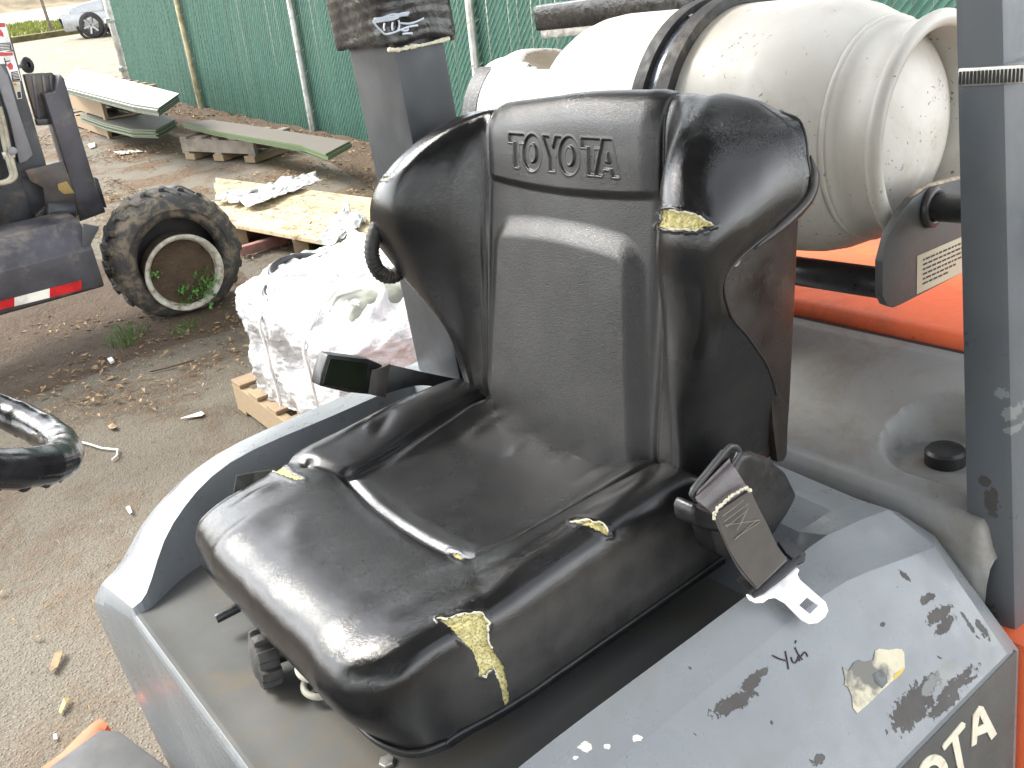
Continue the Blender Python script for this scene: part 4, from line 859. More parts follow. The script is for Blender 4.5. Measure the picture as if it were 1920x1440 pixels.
fence = empty('chain_link_fence', (FX, 6, 0), 'tall chain link fence filled with green privacy slats along the yard', 'fence'); ROOT_OFF[fence.name] = Vector((FX, 6, 0))
rs_ = random.Random(5); P_S = .05; n_sl = 296; ys = [-.45+P_S*i for i in range(n_sl)]
slat0 = None; FH = 2.15
for y_ in ys:
    if slat0 is None:
        slat0 = link('slat', ([(0,-.0232,.03),(0,.0232,.03),(.003,.0232,.03),(.003,-.0232,.03),(0,-.0232,FH),(0,.0232,FH),(.003,.0232,FH),(.003,-.0232,FH)], BOXF), SLATM, None); slat0.parent = fence; o = slat0
    else: o = slat0.copy(); COL.objects.link(o); o.parent = fence
    o.location = (rs_.uniform(-.002, .002), y_-6, rs_.uniform(-.015, .015)); o.rotation_euler = (rs_.uniform(-.004, .004), 0, rs_.uniform(-.03, .03))
wv_, wf_ = [], []
def bar3(a, b, r):
    n0 = len(wv_); a, b = Vector(a), Vector(b); d = (b-a).normalized(); u = d.orthogonal().normalized(); w = d.cross(u)
    for p in (a, b):
        for k in range(3): wv_.append(tuple(p+(u*math.cos(2.094*k)+w*math.sin(2.094*k))*r))
    for k in range(3): wf_.append((n0+k, n0+(k+1) % 3, n0+3+(k+1) % 3, n0+3+k))
for y_ in ys:
    zz_ = .04
    while zz_ < FH:
        bar3((FX-.006, y_+P_S/2, zz_), (FX-.006, y_-P_S/2, zz_+.062), .0030)
        zz_ += .062
link('chain_wire', (wv_, wf_), WIREM, fence, 180, kind='stuff')
for k, y_ in enumerate((-2.9+2.45, 2.95, 5.86, 8.72, 11.66)):
    po = link('fence_post', lathe([(.03, 0), (.03, FH+.1), (.02, FH+.13), (.001, FH+.14)], (FX-.045, y_, 0), (0, 0, 1), 20), OLDP if k == 4 else GALV, fence, 60, label='brown stained fence post' if k == 4 else None)
    for zt in (.25, .62, .82, 1.12, 1.45, 1.8):
        link('wire_tie', tube([(FX-.045-.033*math.cos(a), y_-.033*math.sin(a), zt+.012*math.sin(a*1.5)) for a in np.linspace(-1.9, 2.1, 14)]+[(FX-.005, y_-.05, zt+.02)], .0022, 5), GALV, po, 60)
link('top_rail', cyl((FX-.01, -.45, FH+.06), (FX-.01, 14.3, FH+.06), .021, 14), GALV, fence, 60)
gp = link('gate_post', cyl((FX-.02, 14.42, 0), (FX-.02, 14.42, 2.3), .045, 20), GALV, fence, 60)
for zt in (.35, 1.0): link('hinge', join(cyl((FX-.02, 14.42, zt), (FX-.02, 14.42, zt+.07), .058, 18), box(FX-.11, 14.36, zt+.01, FX-.05, 14.44, zt+.06)), GALV, gp, 50)
# ================================================================== board bundles and pallets by the fence
WOOD = NT('pallet_wood'); s = WOOD; _g = s.n('ShaderNodeTexNoise', {'Vector': s.map((3, 26, 26)), 'Scale': 2., 'Detail': 6., 'Roughness': .65})
oi = s.n('ShaderNodeObjectInfo', {}, 5); s.set(Base_Color=s.mix(oi, s.mix(_g, (.17,.115,.065), (.30,.22,.14)), s.mix(_g, (.22,.16,.09), (.38,.29,.18))), Roughness=.85, Normal=s.bump(_g, .5, .003)); WOOD = WOOD.m
def board_mat(name, top, side):
    s = NT(name); nz_ = s.n('ShaderNodeSeparateXYZ', {0: s.n('ShaderNodeNewGeometry', {}, 1)}, 2)
    s.set(Base_Color=s.mix(s.ramp(nz_, .5, .8), side, s.mix(s.noise(5, 5), top, tuple(c*.85 for c in top))), Roughness=.6); return s.m
B_WHITE = board_mat('pale_coated_board', (.72,.71,.68), (.075,.09,.06)); B_GREY = board_mat('grey_board', (.14,.135,.125), (.12,.15,.09)); B_BROWN = board_mat('brown_grey_board', (.155,.135,.115), (.105,.145,.065))
def bundle(name, label, px, Zt, th, n, m, group, strap=True):
    P_ = [Vector(wp(x, y, Z=Zt)) for x, y in px]; c = sum(P_, Vector())/len(P_)
    o = empty(name, (c.x, c.y, Zt-th), label, 'board bundle', group); t = th/n
    for i in range(n):
        sh_ = Vector((rnd.uniform(-.012, .012), rnd.uniform(-.012, .012), 0))
        link('board', prism([p+sh_+Vector((0, 0, -th+t*i)) for p in P_], (0, 0, t*.86)), m, o)
    return o, P_
def pallet(name, label, p0, dx, dy, L, Wd, z0, group, nd=6, hh=.13, m=WOOD):
    dx = Vector(dx).normalized(); dy = Vector(dy).normalized(); p0 = Vector((p0[0], p0[1], 0))
    o = empty(name, (p0.x, p0.y, z0), label, 'pallet', group)
    def bx(a0, a1, b0, b1, c0, c1):
        return hexa([tuple(p0+dx*a+dy*b+Vector((0, 0, z0+c))) for c in (c0, c1) for a, b in ((a0, b0), (a1, b0), (a1, b1), (a0, b1))], .004)
    for b in (0, Wd/2-.02, Wd-.04): link('stringer', bx(0, L, b, b+.04, .018, hh-.018), m, o)
    for i in range(nd):
        a = (L-.09)*i/(nd-1); link('deck_board', bx(a, a+.09, 0, Wd, hh-.0175, hh), m, o)
    for a in (0, L/2-.045, L-.09): link('bottom_board', bx(a, a+.09, 0, Wd, 0, .0175), m, o)
    return o
GB = 'bundles of boards beside the fence'; GPA = 'wooden pallets in the yard'
b1, p1 = bundle('board_bundle', 'bundle of white topped boards, highest of the stack by the fence', [(250,195),(295,202),(334,175),(232,149),(140,128),(112,160)], .60, .072, 4, B_WHITE, GB)
b2, p2 = bundle('board_bundle', 'dark grey bundle of boards under the white topped one', [(195,230),(246,242),(292,243),(328,223),(300,210),(190,190),(150,214)], .25, .085, 5, B_GREY, GB)
dlong = (p1[5]-p1[0]); dlong.z = 0; dlong.normalize(); dcr = Vector((-dlong.y, dlong.x, 0))
if dcr.x < 0: dcr = -dcr
e0 = Vector(wp(197, 222, Z=.27)); pallet('pallet', 'wooden pallet between the white topped and the dark grey boards', (e0.x, e0.y), dlong, dcr, 1.5, .62, .252, GPA, 6, .27)
e1_ = Vector(wp(205, 261, Z=0)); pallet('pallet', 'wooden pallet on the ground at the bottom of the board stack', (e1_.x, e1_.y), dlong, dcr, 1.6, .7, .0, GPA, 6, .16)
b3, p3 = bundle('board_bundle', 'long brown grey bundle of boards with green edges low by the fence', [(340,229),(397,224),(480,236),(656,264),(611,288),(567,272),(480,258),(395,243)], .30, .055, 3, B_BROWN, GB)
b4, p4 = bundle('board_bundle', 'thin offset boards directly beneath the long brown grey bundle', [(395,246),(480,261),(560,278),(612,295),(640,275),(480,245),(400,235)], .245, .028, 2, B_GREY, GB)
d3 = (p3[6]-p3[3]); d3.z = 0; d3.normalize(); c3 = Vector((-d3.y, d3.x, 0)); c3 = c3 if c3.x > 0 else -c3
e2_ = Vector(wp(482, 306, Z=0)); pallet('pallet', 'weathered grey pallet carrying the long brown grey boards', (e2_.x, e2_.y), d3, c3, .95, .5, .06, GPA, 5, .155, simple('weathered_grey_wood', (.21,.18,.145), .85, var=.3, scale=8, bump=.3))
for k, t in enumerate((.02, .42, .80)):
    c_0 = e2_+d3*t; bl = link('support_block', hexa([tuple(c_0+d3*a+c3*b+Vector((0, 0, z_))) for z_ in (0, .06) for a, b in ((0, 0), (.13, 0), (.13, .5), (0, .5))], .005), WOOD)
    tag(bl, ['short timber block under the right end of the grey pallet', 'short timber block under the middle of the grey pallet', 'short timber block under the left end of the grey pallet'][k], 'timber block', 'timber blocks under the grey pallet')
# ================================================================== plank platform with plastic film
PLK = NT('sunlit_planks'); s = PLK; _g = s.n('ShaderNodeTexNoise', {'Vector': s.map((4, 30, 10), (0, 0, .55)), 'Scale': 2., 'Detail': 7., 'Roughness': .65}); oi = s.n('ShaderNodeObjectInfo', {}, 5)
s.set(Base_Color=s.mix(s.mth('MULTIPLY', s.ramp(s.noise(9, 7, .75), .5, .66), .85), s.mix(oi, s.mix(_g, (.40,.30,.17), (.58,.46,.28)), s.mix(_g, (.47,.37,.22), (.62,.52,.34))), (.14,.085,.045)), Roughness=.85, Normal=s.bump(_g, .4, .003)); PLK = PLK.m
n0_, n1_ = Vector(wp(402, 413, Z=.15)), Vector(wp(830, 493, Z=.15)); f0_, f1_ = Vector(wp(395, 366, Z=.15))+Vector((.25, .55, 0)), Vector(wp(880, 395, Z=.15))
c_ = (n0_+n1_)/2; plat = empty('plank_platform', (c_.x, c_.y, 0), 'low platform of pale sunlit planks lying behind the seat', 'platform')
NP = 7
for i in range(NP):
    t0, t1 = (i+.012)/NP, (i+.985)/NP; j0, j1 = rnd.uniform(-.03, .03), rnd.uniform(-.03, .03); dz = rnd.uniform(-.004, .004); uu = (n1_-n0_).normalized()
    q_ = [n0_.lerp(f0_, t0)+uu*j0, n1_.lerp(f1_, t0)+uu*j1, n1_.lerp(f1_, t1)+uu*j1, n0_.lerp(f0_, t1)+uu*j0]
    link('plank', hexa([tuple(p+Vector((0, 0, -.028+dz))) for p in q_]+[tuple(p+Vector((0, 0, dz))) for p in q_], .003), PLK, plat)
for t in (.12, .42, .72, .95):
    a, b = n0_.lerp(n1_, t), f0_.lerp(f1_, t); a = a.lerp(b, .03); a = Vector((a.x, a.y, .06)); b = Vector((b.x, b.y, .06)); link('bearer', beam(a, b, .09, .12), WOOD, plat)
FILM = NT('white_plastic_film'); s = FILM
s.set(Base_Color=s.mix(s.noise(8, 4), (.66,.66,.66), (.46,.455,.45)), Roughness=.28, Transmission_Weight=.12, Specular_IOR_Level=.6, Normal=s.bump(s.noise(26, 5, .6, dist=1.), .6, .01)); FILM = FILM.m
def crumple(name, px, Z, nu, nv, amp, label, cat, seed, lift=.02, m=FILM):
    q_ = [Vector(wp(x, y, Z=Z)) for x, y in px]; G = np.zeros((nu+1, nv+1, 3))
    for i in range(nu+1):
        for j in range(nv+1):
            a, b = i/nu, j/nv; p = q_[0].lerp(q_[1], a).lerp(q_[3].lerp(q_[2], a), b); G[i, j] = p
    n_ = vnoise(G, 9., seed); n2_ = vnoise(G, 23., seed+3); e = np.minimum.reduce([np.linspace(0, 1, nu+1)[:, None]+0*n_, np.linspace(1, 0, nu+1)[:, None]+0*n_, np.linspace(0, 1, nv+1)[None]+0*n_, np.linspace(1, 0, nv+1)[None]+0*n_])
    G[..., 0] += .10*n2_*(e < .2)*.5+.05*n_; G[..., 1] += .10*n_*(e < .2)+.04*n2_; G[..., 2] += lift+amp*np.abs(n_)+amp*.6*np.abs(n2_)
    o = link(name, (G.reshape(-1, 3), grid_faces(nu+1, nv+1)), m, None, 180); tag(o, label, cat, 'loose plastic film'); md = o.modifiers.new('thick', 'SOLIDIFY'); md.thickness = .003; return o
crumple('plastic_film', [(395,385),(470,395),(605,345),(590,330)], .152, 80, 50, .035, 'long white plastic sheet crumpled along the left of the planks', 'plastic film', 1.)
crumple('plastic_film', [(590,462),(625,466),(690,420),(650,396)], .155, 50, 44, .05, 'torn clear plastic scrap hanging over the plank edge', 'plastic film', 8., .01)
crumple('plastic_film', [(424,342),(460,345),(470,352),(428,352)], .01, 12, 8, .02, 'small white plastic scrap on the leaves left of the planks', 'plastic film', 14., .0)
for k, (a, b) in enumerate((((448,472),(534,447)), ((446,446),(483,432)))):
    a3, b3_ = Vector(wp(*a, Z=.035)), Vector(wp(*b, Z=.035)); o = link('steel_bar', beam(a3, b3_, .05, .06, bv=.006), simple('faded_red_steel', (.24,.12,.10), .6, .1, var=.3, scale=10, bump=.2)); tag(o, ['longer faded red steel bar beside the flat tyre', 'shorter faded red steel bar nearest the planks'][k], 'steel bar', 'steel bars beside the tyre')
# ================================================================== shrink wrapped load
wx0, wx1, wy0, wy1 = 1.19, 2.15, 2.45, 3.50
pallet('pallet', 'pale wooden pallet under the shrink wrapped load', (1.15, 3.54), (0, -1, 0), (1, 0, 0), 1.1, 1.0, 0., GPA, 7, .14)
load = empty('wrapped_load', (1.65, 3.0, .14), 'load wrapped in glossy white plastic film on a pallet behind the hood', 'wrapped load')
nu, nv = 300, 90; G = np.zeros((nv+1, nu+1, 3))
for j in range(nv+1):
    t = j/nv
    if t < .62: zz_ = .135+.40*t/.62; k_ = 1.
    else:
        q_ = (t-.62)/.38; zz_ = .535+.10*math.sin(q_*math.pi/2); k_ = math.cos(q_*math.pi/2*.98)
    for i in range(nu+1):
        a = 2*math.pi*i/nu; cx_, cy_ = math.cos(a), math.sin(a); L_ = (abs(cx_)**6+abs(cy_)**6)**(1/6)
        G[j, i] = (1.67+cx_/L_*.48*k_*(1+.02*math.sin(zz_*30)), 2.975+cy_/L_*.525*k_, zz_)
n_ = vnoise(G, 5.)*.03-np.abs(vnoise(G*np.array([1, 1, .7]), 9., 4.))*.05-np.abs(vnoise(G*np.array([1, 1, 2.2]), 19., 6.))*.016+vnoise(G*np.array([1, 1, 3.]), 34., 2.)*.006+.02; NVg = grid_normals(G)
if NVg[20, 0, 0] < 0: NVg = -NVg
G = G+NVg*n_[..., None]; G[:, -1] = G[:, 0]
WR = NT('shrink_wrap'); s = WR; _n = s.noise(7, 5, .7, dist=1.2)
s.set(Base_Color=s.mix(s.ramp(s.n('ShaderNodeTexNoise', {'Vector': s.map((1, 1, 5)), 'Scale': 6., 'Detail': 6., 'Roughness': .75}), .52, .7), (.56,.56,.565), (.30,.265,.26)), Roughness=.16, Specular_IOR_Level=.7, Coat_Weight=.6, Coat_Roughness=.06, Normal=s.bump(s.noise(22, 6, .65, dist=1.5), .8, .015)); WR = WR.m
link('film_wrap', (G.reshape(-1, 3), grid_faces(nv+1, nu+1)), WR, load, 180)
M_ = np.zeros((41, 41, 3)); A_, B_ = np.meshgrid(np.linspace(-1, 1, 41), np.linspace(-1, 1, 41), indexing='ij'); rr_ = np.clip(1-np.hypot(A_, B_), 0, 1)
M_[..., 0] = 1.78+A_*.40; M_[..., 1] = 2.98+B_*.42; M_[..., 2] = .575+.09*sstep(0, .5, rr_); M_[..., 2] += (np.abs(vnoise(M_, 7.))*.09+np.abs(vnoise(M_, 19.))*.05)*(rr_ > .02)
link('crumpled_film_top', (M_.reshape(-1, 3), grid_faces(41, 41)), FILM, load, 180)
for cx_, cy_, zz_, r_ in ((1.43, 3.26, .605, .115), (1.37, 3.13, .575, .145)):
    link('black_hoop', tube([(cx_+r_*math.cos(a), cy_+r_*math.sin(a)*.9, zz_+.02*math.sin(a)) for a in np.linspace(0, 2*math.pi, 48)[:-1]], .013, 8, closed=True), BLACKS, load, 180)
    link('hoop_band', lathe([(r_-.004, -.05), (r_-.002, 0), (r_+.002, 0), (r_+.004, -.05)], (cx_, cy_, zz_), (0, 0, 1), 40), BLACKP, load, 60)
for a in (.25, .6):
    y_ = 2.5+a; link('strap', tube(smooth_path([(1.172, y_, .16), (1.165, y_, .40), (1.18, y_+.02, .53), (1.35, y_+.05, .655), (1.6, y_+.08, .67)], 8), .006, 6), simple('white_strapping', (.78,.78,.76), .4, bump=0), load, 60)
link('grey_bag', (lambda p: p)(bev(([(1.28,2.62,.58),(1.75,2.62,.58),(1.75,2.86,.58),(1.28,2.86,.58),(1.32,2.66,.632),(1.7,2.66,.640),(1.7,2.82,.64),(1.32,2.82,.632)], BOXF), .03, 3)), simple('grey_green_sheet', (.2,.21,.17), .4, var=.4), load, 60)
# ================================================================== the parked machine on the left
MO = Vector((.8, 5.0, 0))
mach = empty('truck_mounted_forklift', MO, 'dark slate truck mounted forklift with a flat tyre at the left', 'forklift'); ROOT_OFF[mach.name] = MO
SLATE = simple('slate_machine_paint', (.048,.052,.058), .38, var=.25, scale=8, bump=.08, bscale=140, dirt=(.17,.14,.11), dirt_amt=.3)
SLATE2 = simple('worn_violet_grey_paint', (.045,.044,.052), .42, var=.35, scale=6, bump=.1, dirt=(.26,.22,.18), dirt_amt=.5)
LGREY = simple('light_grey_rail_paint', (.19,.19,.20), .4, var=.15, scale=8, bump=.06)
DKM = simple('near_black_machine_paint', (.022,.024,.026), .45, var=.3, scale=9, bump=.1, dirt=(.10,.08,.06), dirt_amt=.4)
def mpoly(name, px, Y, d, m, b=.004, parent=mach, **k): return link(name, prism([wp(x, y, Y=Y) for x, y in px], (0, d, 0), b), m, parent, 50, **k)
# chassis leg: hexagonal section along X
sec = [(4.80,.285),(4.775,.30),(4.79,.49),(4.90,.615),(5.12,.625),(5.12,.285)]
link('chassis_leg', prism([(-1.6, y, z_) for y, z_ in sec], (2.65, 0, 0), .008), SLATE2, mach, 40)
gus = [wp(x, y, Y=4.80) for x, y in [(157,420),(187,425),(172,455),(163,490),(160,520),(163,546),(150,545)]]
link('gusset_plate', prism(gus, (0,.02,0), .004), SLATE, mach, 50)
tape_y = 4.773
for k, (xa, xb, m_) in enumerate(((-60,27,'r'), (27,93,'w'), (93,153,'r'))):
    yt = lambda x: 565-(x-0)*.262; yb = lambda x: 581-(x)*.245
    mpoly('reflective_tape', [(xa, yt(xa)), (xb, yt(xb)), (xb, yb(xb)), (xa, yb(xa))], tape_y, -.0015, simple('red_tape', (.55,.012,.016), .35, bump=0) if m_ == 'r' else simple('white_tape', (.80,.79,.70), .35, bump=0), 0, label='red reflective tape' if m_ == 'r' else 'white reflective tape')
mpoly('mast_rail', [(-160,40),(10,62),(22,70),(48,175),(85,300),(112,410),(60,440),(-160,480)], 5.34, .16, SLATE, .008)
mpoly('mast_rail', [(-30,90),(0,120),(15,142),(40,225),(62,290),(50,302),(37,306),(18,220),(0,165),(-30,100)], 5.30, .035, LGREY, .004, label='light grey flat rail in front of the mast')
mpoly('mast_panel', [(-160,240),(5,225),(30,300),(55,390),(66,430),(-160,480)], 5.31, .04, DKM, .004)
mpoly('carriage_beam', [(82,176),(104,172),(110,150),(112,138),(121,148),(152,255),(183,358),(199,398),(150,416),(140,370),(112,270)], 5.28, .13, SLATE2, .008)
mpoly('carriage_side', [(45,139),(98,136),(108,146),(106,172),(83,176),(95,225),(70,228),(56,180)], 5.36, .05, DKM, .006)
for x0_ in (60, 78, 92): mpoly('guard_rib', [(x0_,142),(x0_+5,141),(x0_+17,222),(x0_+11,223)], 5.352, .006, SLATE, .001)
mpoly('cross_bracket', [(68,224),(98,222),(101,233),(72,236)], 5.33, .05, DKM, .003)
mpoly('tilt_bracket', [(47,320),(119,302),(133,340),(150,402),(112,418),(76,426),(67,404),(86,386),(81,352),(58,340)], 5.25, .03, simple('brown_black_bracket', (.04,.033,.028), .4, var=.5, scale=8, dirt=(.2,.15,.08), dirt_amt=.5), .004)
mpoly('yellowed_plate', [(108,345),(125,340),(140,362),(120,364),(110,356)], 5.246, .003, simple('ochre_plate', (.28,.19,.06), .6, bump=.1), .001)
link('tilt_cylinder', cyl(wp(88, 395, Y=5.2), wp(140, 395, Y=5.2), .045, 20), DKM, mach, 50)
mpoly('back_bumper', [(176,332),(184,335),(201,390),(190,388)], 5.38, .1, DKM, .004)
for off in (0, 8):
    link('hydraulic_pipe', tube(smooth_path([wp(x+off*.9, y, Y=5.24) for x, y in [(-8,200),(2,240),(10,280),(19,315),(22,328),(18,336),(8,341),(-10,344),(-60,350)]], 6), .012, 10), simple('beige_pipe_paint', (.40,.37,.28), .45, dirt=(.2,.17,.12)), mach, 60)
link('pipe_clamp', box(*[c for c in (wp(14, 292, Y=5.23)-Vector((.02, .0, .015)))], *[c for c in (wp(14, 292, Y=5.23)+Vector((.035, .02, .02)))], .003), ZINC, mach, 50)
link('pipe_clamp', cyl(wp(24, 283, Y=5.25), wp(24, 283, Y=5.20), .02, 14), LGREY, mach, 50)
# warning stickers on the mast
def sticker(px, m, lift, parent=None, name='warning_sticker'): return link(name, prism([wp(x, y, Y=5.338-lift) for x, y in px], (0, .0008, 0)), m, mach if parent is None else parent)
WHT = simple('white_sticker', (.78,.77,.73), .45, bump=0); RED = simple('red_sticker_print', (.50,.05,.05), .45, bump=0)
z1 = lambda *L: [(x/4, y/4) for x, y in L]
s1 = sticker(z1((-60,170),(40,170),(95,370),(-20,410),(-60,410)), WHT, .001)
sticker(z1((-60,172),(36,172),(40,202),(-60,208)), RED, .002, s1, 'print_block'); sticker(z1((-60,325),(78,318),(90,372),(-60,388)), PRINT, .002, s1, 'print_block')
sticker(z1((-30,232),(5,218),(24,250),(28,278),(8,270),(-30,284)), RED, .002, s1, 'pictogram')
s2 = sticker(z1((-60,392),(98,388),(160,606),(90,610),(40,480),(-60,480)), WHT, .001)
sticker(z1((-60,398),(95,392),(98,416),(-60,425)), RED, .002, s2, 'print_block'); sticker(z1((82,540),(132,532),(154,604),(92,608)), PRINT, .002, s2, 'print_block')
sticker(z1((50,486),(80,468),(98,490),(98,520),(72,524)), RED, .002, s2, 'pictogram'); sticker(z1((28,435),(36,433),(52,492),(45,495)), PRINT, .002, s2, 'pictogram'); sticker(z1((36,458),(78,452),(80,460),(38,466)), PRINT, .002, s2, 'pictogram')
s3 = sticker(z1((92,616),(150,612),(166,738),(130,744)), simple('cream_sticker', (.62,.58,.46), .5, bump=0), .001)
sticker(z1((98,624),(122,622),(126,640),(104,642)), simple('orange_print', (.6,.25,.02), .5, bump=0), .002, s3, 'print_block'); sticker(z1((128,690),(154,686),(162,732),(134,738)), PRINT, .002, s3, 'print_block')
for i in range(4): sticker(z1((-50,333+i*12),(74,327+i*12),(75,331+i*12),(-50,337+i*12)), WHT, .0026, s1, 'print_line'); 
for i in range(5): sticker(z1((88+i*3,548+i*11),(132+i*3,541+i*11),(133+i*3,544+i*11),(89+i*3,551+i*11)), WHT, .0026, s2, 'print_line')
# small castor wheel behind the mast
cwp = Vector(wp(51, 122, Y=8.2)); link('small_wheel', lathe([(.02, -.016), (.05, -.017), (.06, -.010), (.06, .010), (.05, .017), (.02, .016)], cwp, (.6, -.8, .1), 28), DKM, mach, 60)
link('small_wheel_arm', beam(cwp, cwp+Vector((-.9, .1, -.02)), .03, .03), LGREY, mach)
# flat tyre
TC = Vector((1.452, 4.79, .318)); tw = .27; ta_ = Vector((-.06, -1, -.02)).normalized()
TYRE = NT('muddy_tyre_rubber'); s = TYRE
mud = s.ramp(s.noise(9, 6, .7, dist=.4), .45, .62)
s.set(Base_Color=s.mix(s.mth('MULTIPLY', mud, .8), (.04,.039,.037), (.20,.16,.11)), Roughness=.75, Normal=s.bump(s.noise(60, 5), .3, .003)); TYRE = TYRE.m
tyre_prof = [(.205, .045), (.212, .02), (.225, .004), (.245, -.006), (.262, -.010), (.264, -.014), (.285, -.012), (.305, -.004), (.322, .010), (.330, .028), (.333, .06), (.333, tw-.06), (.330, tw-.02), (.30, tw), (.25, tw), (.205, tw-.04)]
tp_v, tp_f = lathe([(r, -h) for r, h in tyre_prof], TC, ta_, 90)
def squash(vf, zc=TC.z):
    o = []
    for x, y, z_ in vf[0]:
        if z_ < .035: k_ = .035-z_; z_ = .035-.10*k_-.02*0; z_ = max(z_, .004); x += (x-TC.x)*.25*min(1, k_*8); y -= .02*min(1, k_*8)
        o.append((x, y, z_))
    return o, vf[1]
wheel = link('wheel', squash((tp_v, tp_f)), TYRE, mach, 60, label='flat muddy tyre with chunky lugs')
ux = ta_.orthogonal().normalized(); uy = ta_.cross(ux)
for k in range(22):
    for sd_ in (0, 1):
        a = 2*math.pi*(k+.5*sd_)/22; L0, L1 = (.022, tw*.56) if sd_ == 0 else (tw*.44, tw-.022); d_a = .10 if sd_ == 0 else -.10
        ps = []
        for r_ in (.322, .352):
            for (h, aa) in ((L0, a-.055), (L0, a+.06), (L1, a+.045+d_a), (L1, a-.035+d_a)):
                rr3 = r_ if r_ < .33 else r_-(.012 if h in (.022, tw-.022) else 0); ps.append(tuple(TC-ta_*h+(ux*math.cos(aa)+uy*math.sin(aa))*rr3))
        link('tread_lug', squash(bev((ps, BOXF), .004, 1)), TYRE, wheel, 40)
link('sidewall_ridge', squash(lathe([(.262, .016), (.266, .018), (.268, .014)], TC, ta_, 90)), TYRE, wheel)
let_s = []
for k in range(26):
    a = 1.0+k*.05
    if k in (9, 10, 18): continue
    e_r = (ux*math.cos(a)+uy*math.sin(a)); e_t = (-ux*math.sin(a)+uy*math.cos(a)); c0_ = TC+ta_*(-.0035)+e_r*.233
    let_s.append(hexa([tuple(c0_+e_t*x+e_r*y+ta_*z_) for z_ in (0, .005) for x, y in ((-.004, -.009), (.004, -.009), (.004, .009), (-.004, .009))]))
link('moulded_lettering', squash(join(*let_s)), TYRE, wheel)
RC = Vector(wp(348, 512, Y=4.76)); RR = .198
RIMM = simple('rusty_white_rim', (.55,.54,.46), .6, var=.15, scale=30, bump=.2, dirt=(.16,.08,.035), dirt_amt=.75)
link('rim_barrel', lathe([(RR-.004, -.014), (RR-.002, -.12)], RC, ta_, 72), simple('rust_brown_barrel', (.05,.035,.025), .8, var=.4, scale=30, bump=.3), wheel, 60)
link('rim', lathe([(RR-.040, -.10), (RR-.028, -.03), (RR-.020, -.006), (RR-.010, .005), (RR+.003, .004), (RR+.006, -.006), (RR+.002, -.016)], RC, ta_, 72), RIMM, wheel, 60)
sg = [(1e-4, -.035), (.05, -.04), (.10, -.045), (.15, -.05), (RR-.018, -.055)]
so_v, so_f = lathe(sg, RC, ta_, 40); so_v = [tuple(Vector(p)+ta_*(.022*mnoise.noise(Vector(p)*14)+.035*max(0, (RC.z-p[2])/RR))) for p in so_v]
link('soil_fill', (so_v, so_f), DIRT, wheel, 180)
link('inner_cavity', lathe([(1e-3, -.14), (.25, -.14), (.25, -.03)], TC, ta_, 48), DARK, wheel)  # dark disc painting the shaded hollow between tyre and rim
link('mudguard', prism([wp(x, y, Y=5.10) for x, y in [(306,366),(318,354),(334,348),(345,350),(368,361),(374,374),(380,400),(300,400)]], (0,.06,0), .006), DKM, mach, 50)
# plants in the rim and at its foot
LEAFM = simple('weed_leaf_green', (.075,.20,.035), .55, var=.45, scale=20, bump=0)
def weed(name, base, up, n, hgt, spread, label, cat, round_leaf=True, seed=1, m=LEAFM, blades=0):
    r_ = random.Random(seed); V, Fc = [], []
    o = empty(name, base, label, cat); ROOT_OFF[o.name] = Vector(base); up = Vector(up).normalized(); u = up.orthogonal().normalized(); w = up.cross(u); sv = []
    for i in range(n):
        tip = Vector(base)+u*r_.uniform(-1, 1)*spread+w*r_.uniform(-1, 1)*spread+up*hgt*r_.uniform(.3, 1.)
        rt_ = Vector(base)+(tip-Vector(base))*.15-up*(tip-Vector(base)).dot(up)*.15
        sv.append(tube([rt_, rt_.lerp(tip, .5)+u*.004, tip], .0009, 4))
        for k in range(3):
            nn = Vector((r_.uniform(-1, 1), r_.uniform(-1, .2), r_.uniform(.1, 1))).normalized(); a = nn.orthogonal().normalized(); b = nn.cross(a); s_ = r_.uniform(.005, .010); c_0 = tip+a*.008*k-up*.004*k; n0 = len(V)
            V += [tuple(c_0+a*s_*math.cos(t)+b*s_*math.sin(t)*.8) for t in np.linspace(0, 2*math.pi, 7)[:-1]]; Fc.append(tuple(range(n0, n0+6)))
    for i in range(blades):
        p = Vector(base)+u*r_.uniform(-1, 1)*spread+w*r_.uniform(-1, 1)*spread*.6; t_ = p+up*hgt*r_.uniform(.6, 1.2)+u*r_.uniform(-.05, .05)+w*r_.uniform(-.05, .05); n0 = len(V); q_ = u*.0018
        mid_ = p.lerp(t_, .55)+up*.01; V += [tuple(p-q_), tuple(p+q_), tuple(mid_+q_*.8), tuple(t_), tuple(mid_-q_*.8)]; Fc.append((n0, n0+1, n0+2, n0+3, n0+4))
    link('leaves', (V, Fc), m, o)
    if sv: link('stems', join(*sv), m, o)
    return o
weed('weed', wp(376, 535, Y=4.80), (-.1, -.9, .5), 62, .07, .095, 'green clover like weed growing in the soil inside the flat wheel', 'weed', seed=2, blades=14)
weed('weed', wp(345, 560, Y=4.80), (.1, -.8, .7), 8, .05, .05, 'thin grassy weed at the bottom of the flat wheel', 'weed', seed=4, blades=26)
weed('weed', wp(290, 512, Y=4.80), (.1, -.9, .3), 7, .03, .03, 'few green leaves at the left edge of the wheel rim', 'weed', seed=6)
weed('grass_tuft', wp(240, 640, Z=.005), (0, 0, 1), 0, .09, .11, 'bright green grass tuft on the ground below the flat tyre', 'grass tuft', seed=7, blades=90)
weed('grass_tuft', wp(352, 618, Z=.005), (0, 0, 1), 0, .06, .10, 'sparse grass tuft right below the flat tyre', 'grass tuft', seed=9, blades=40)
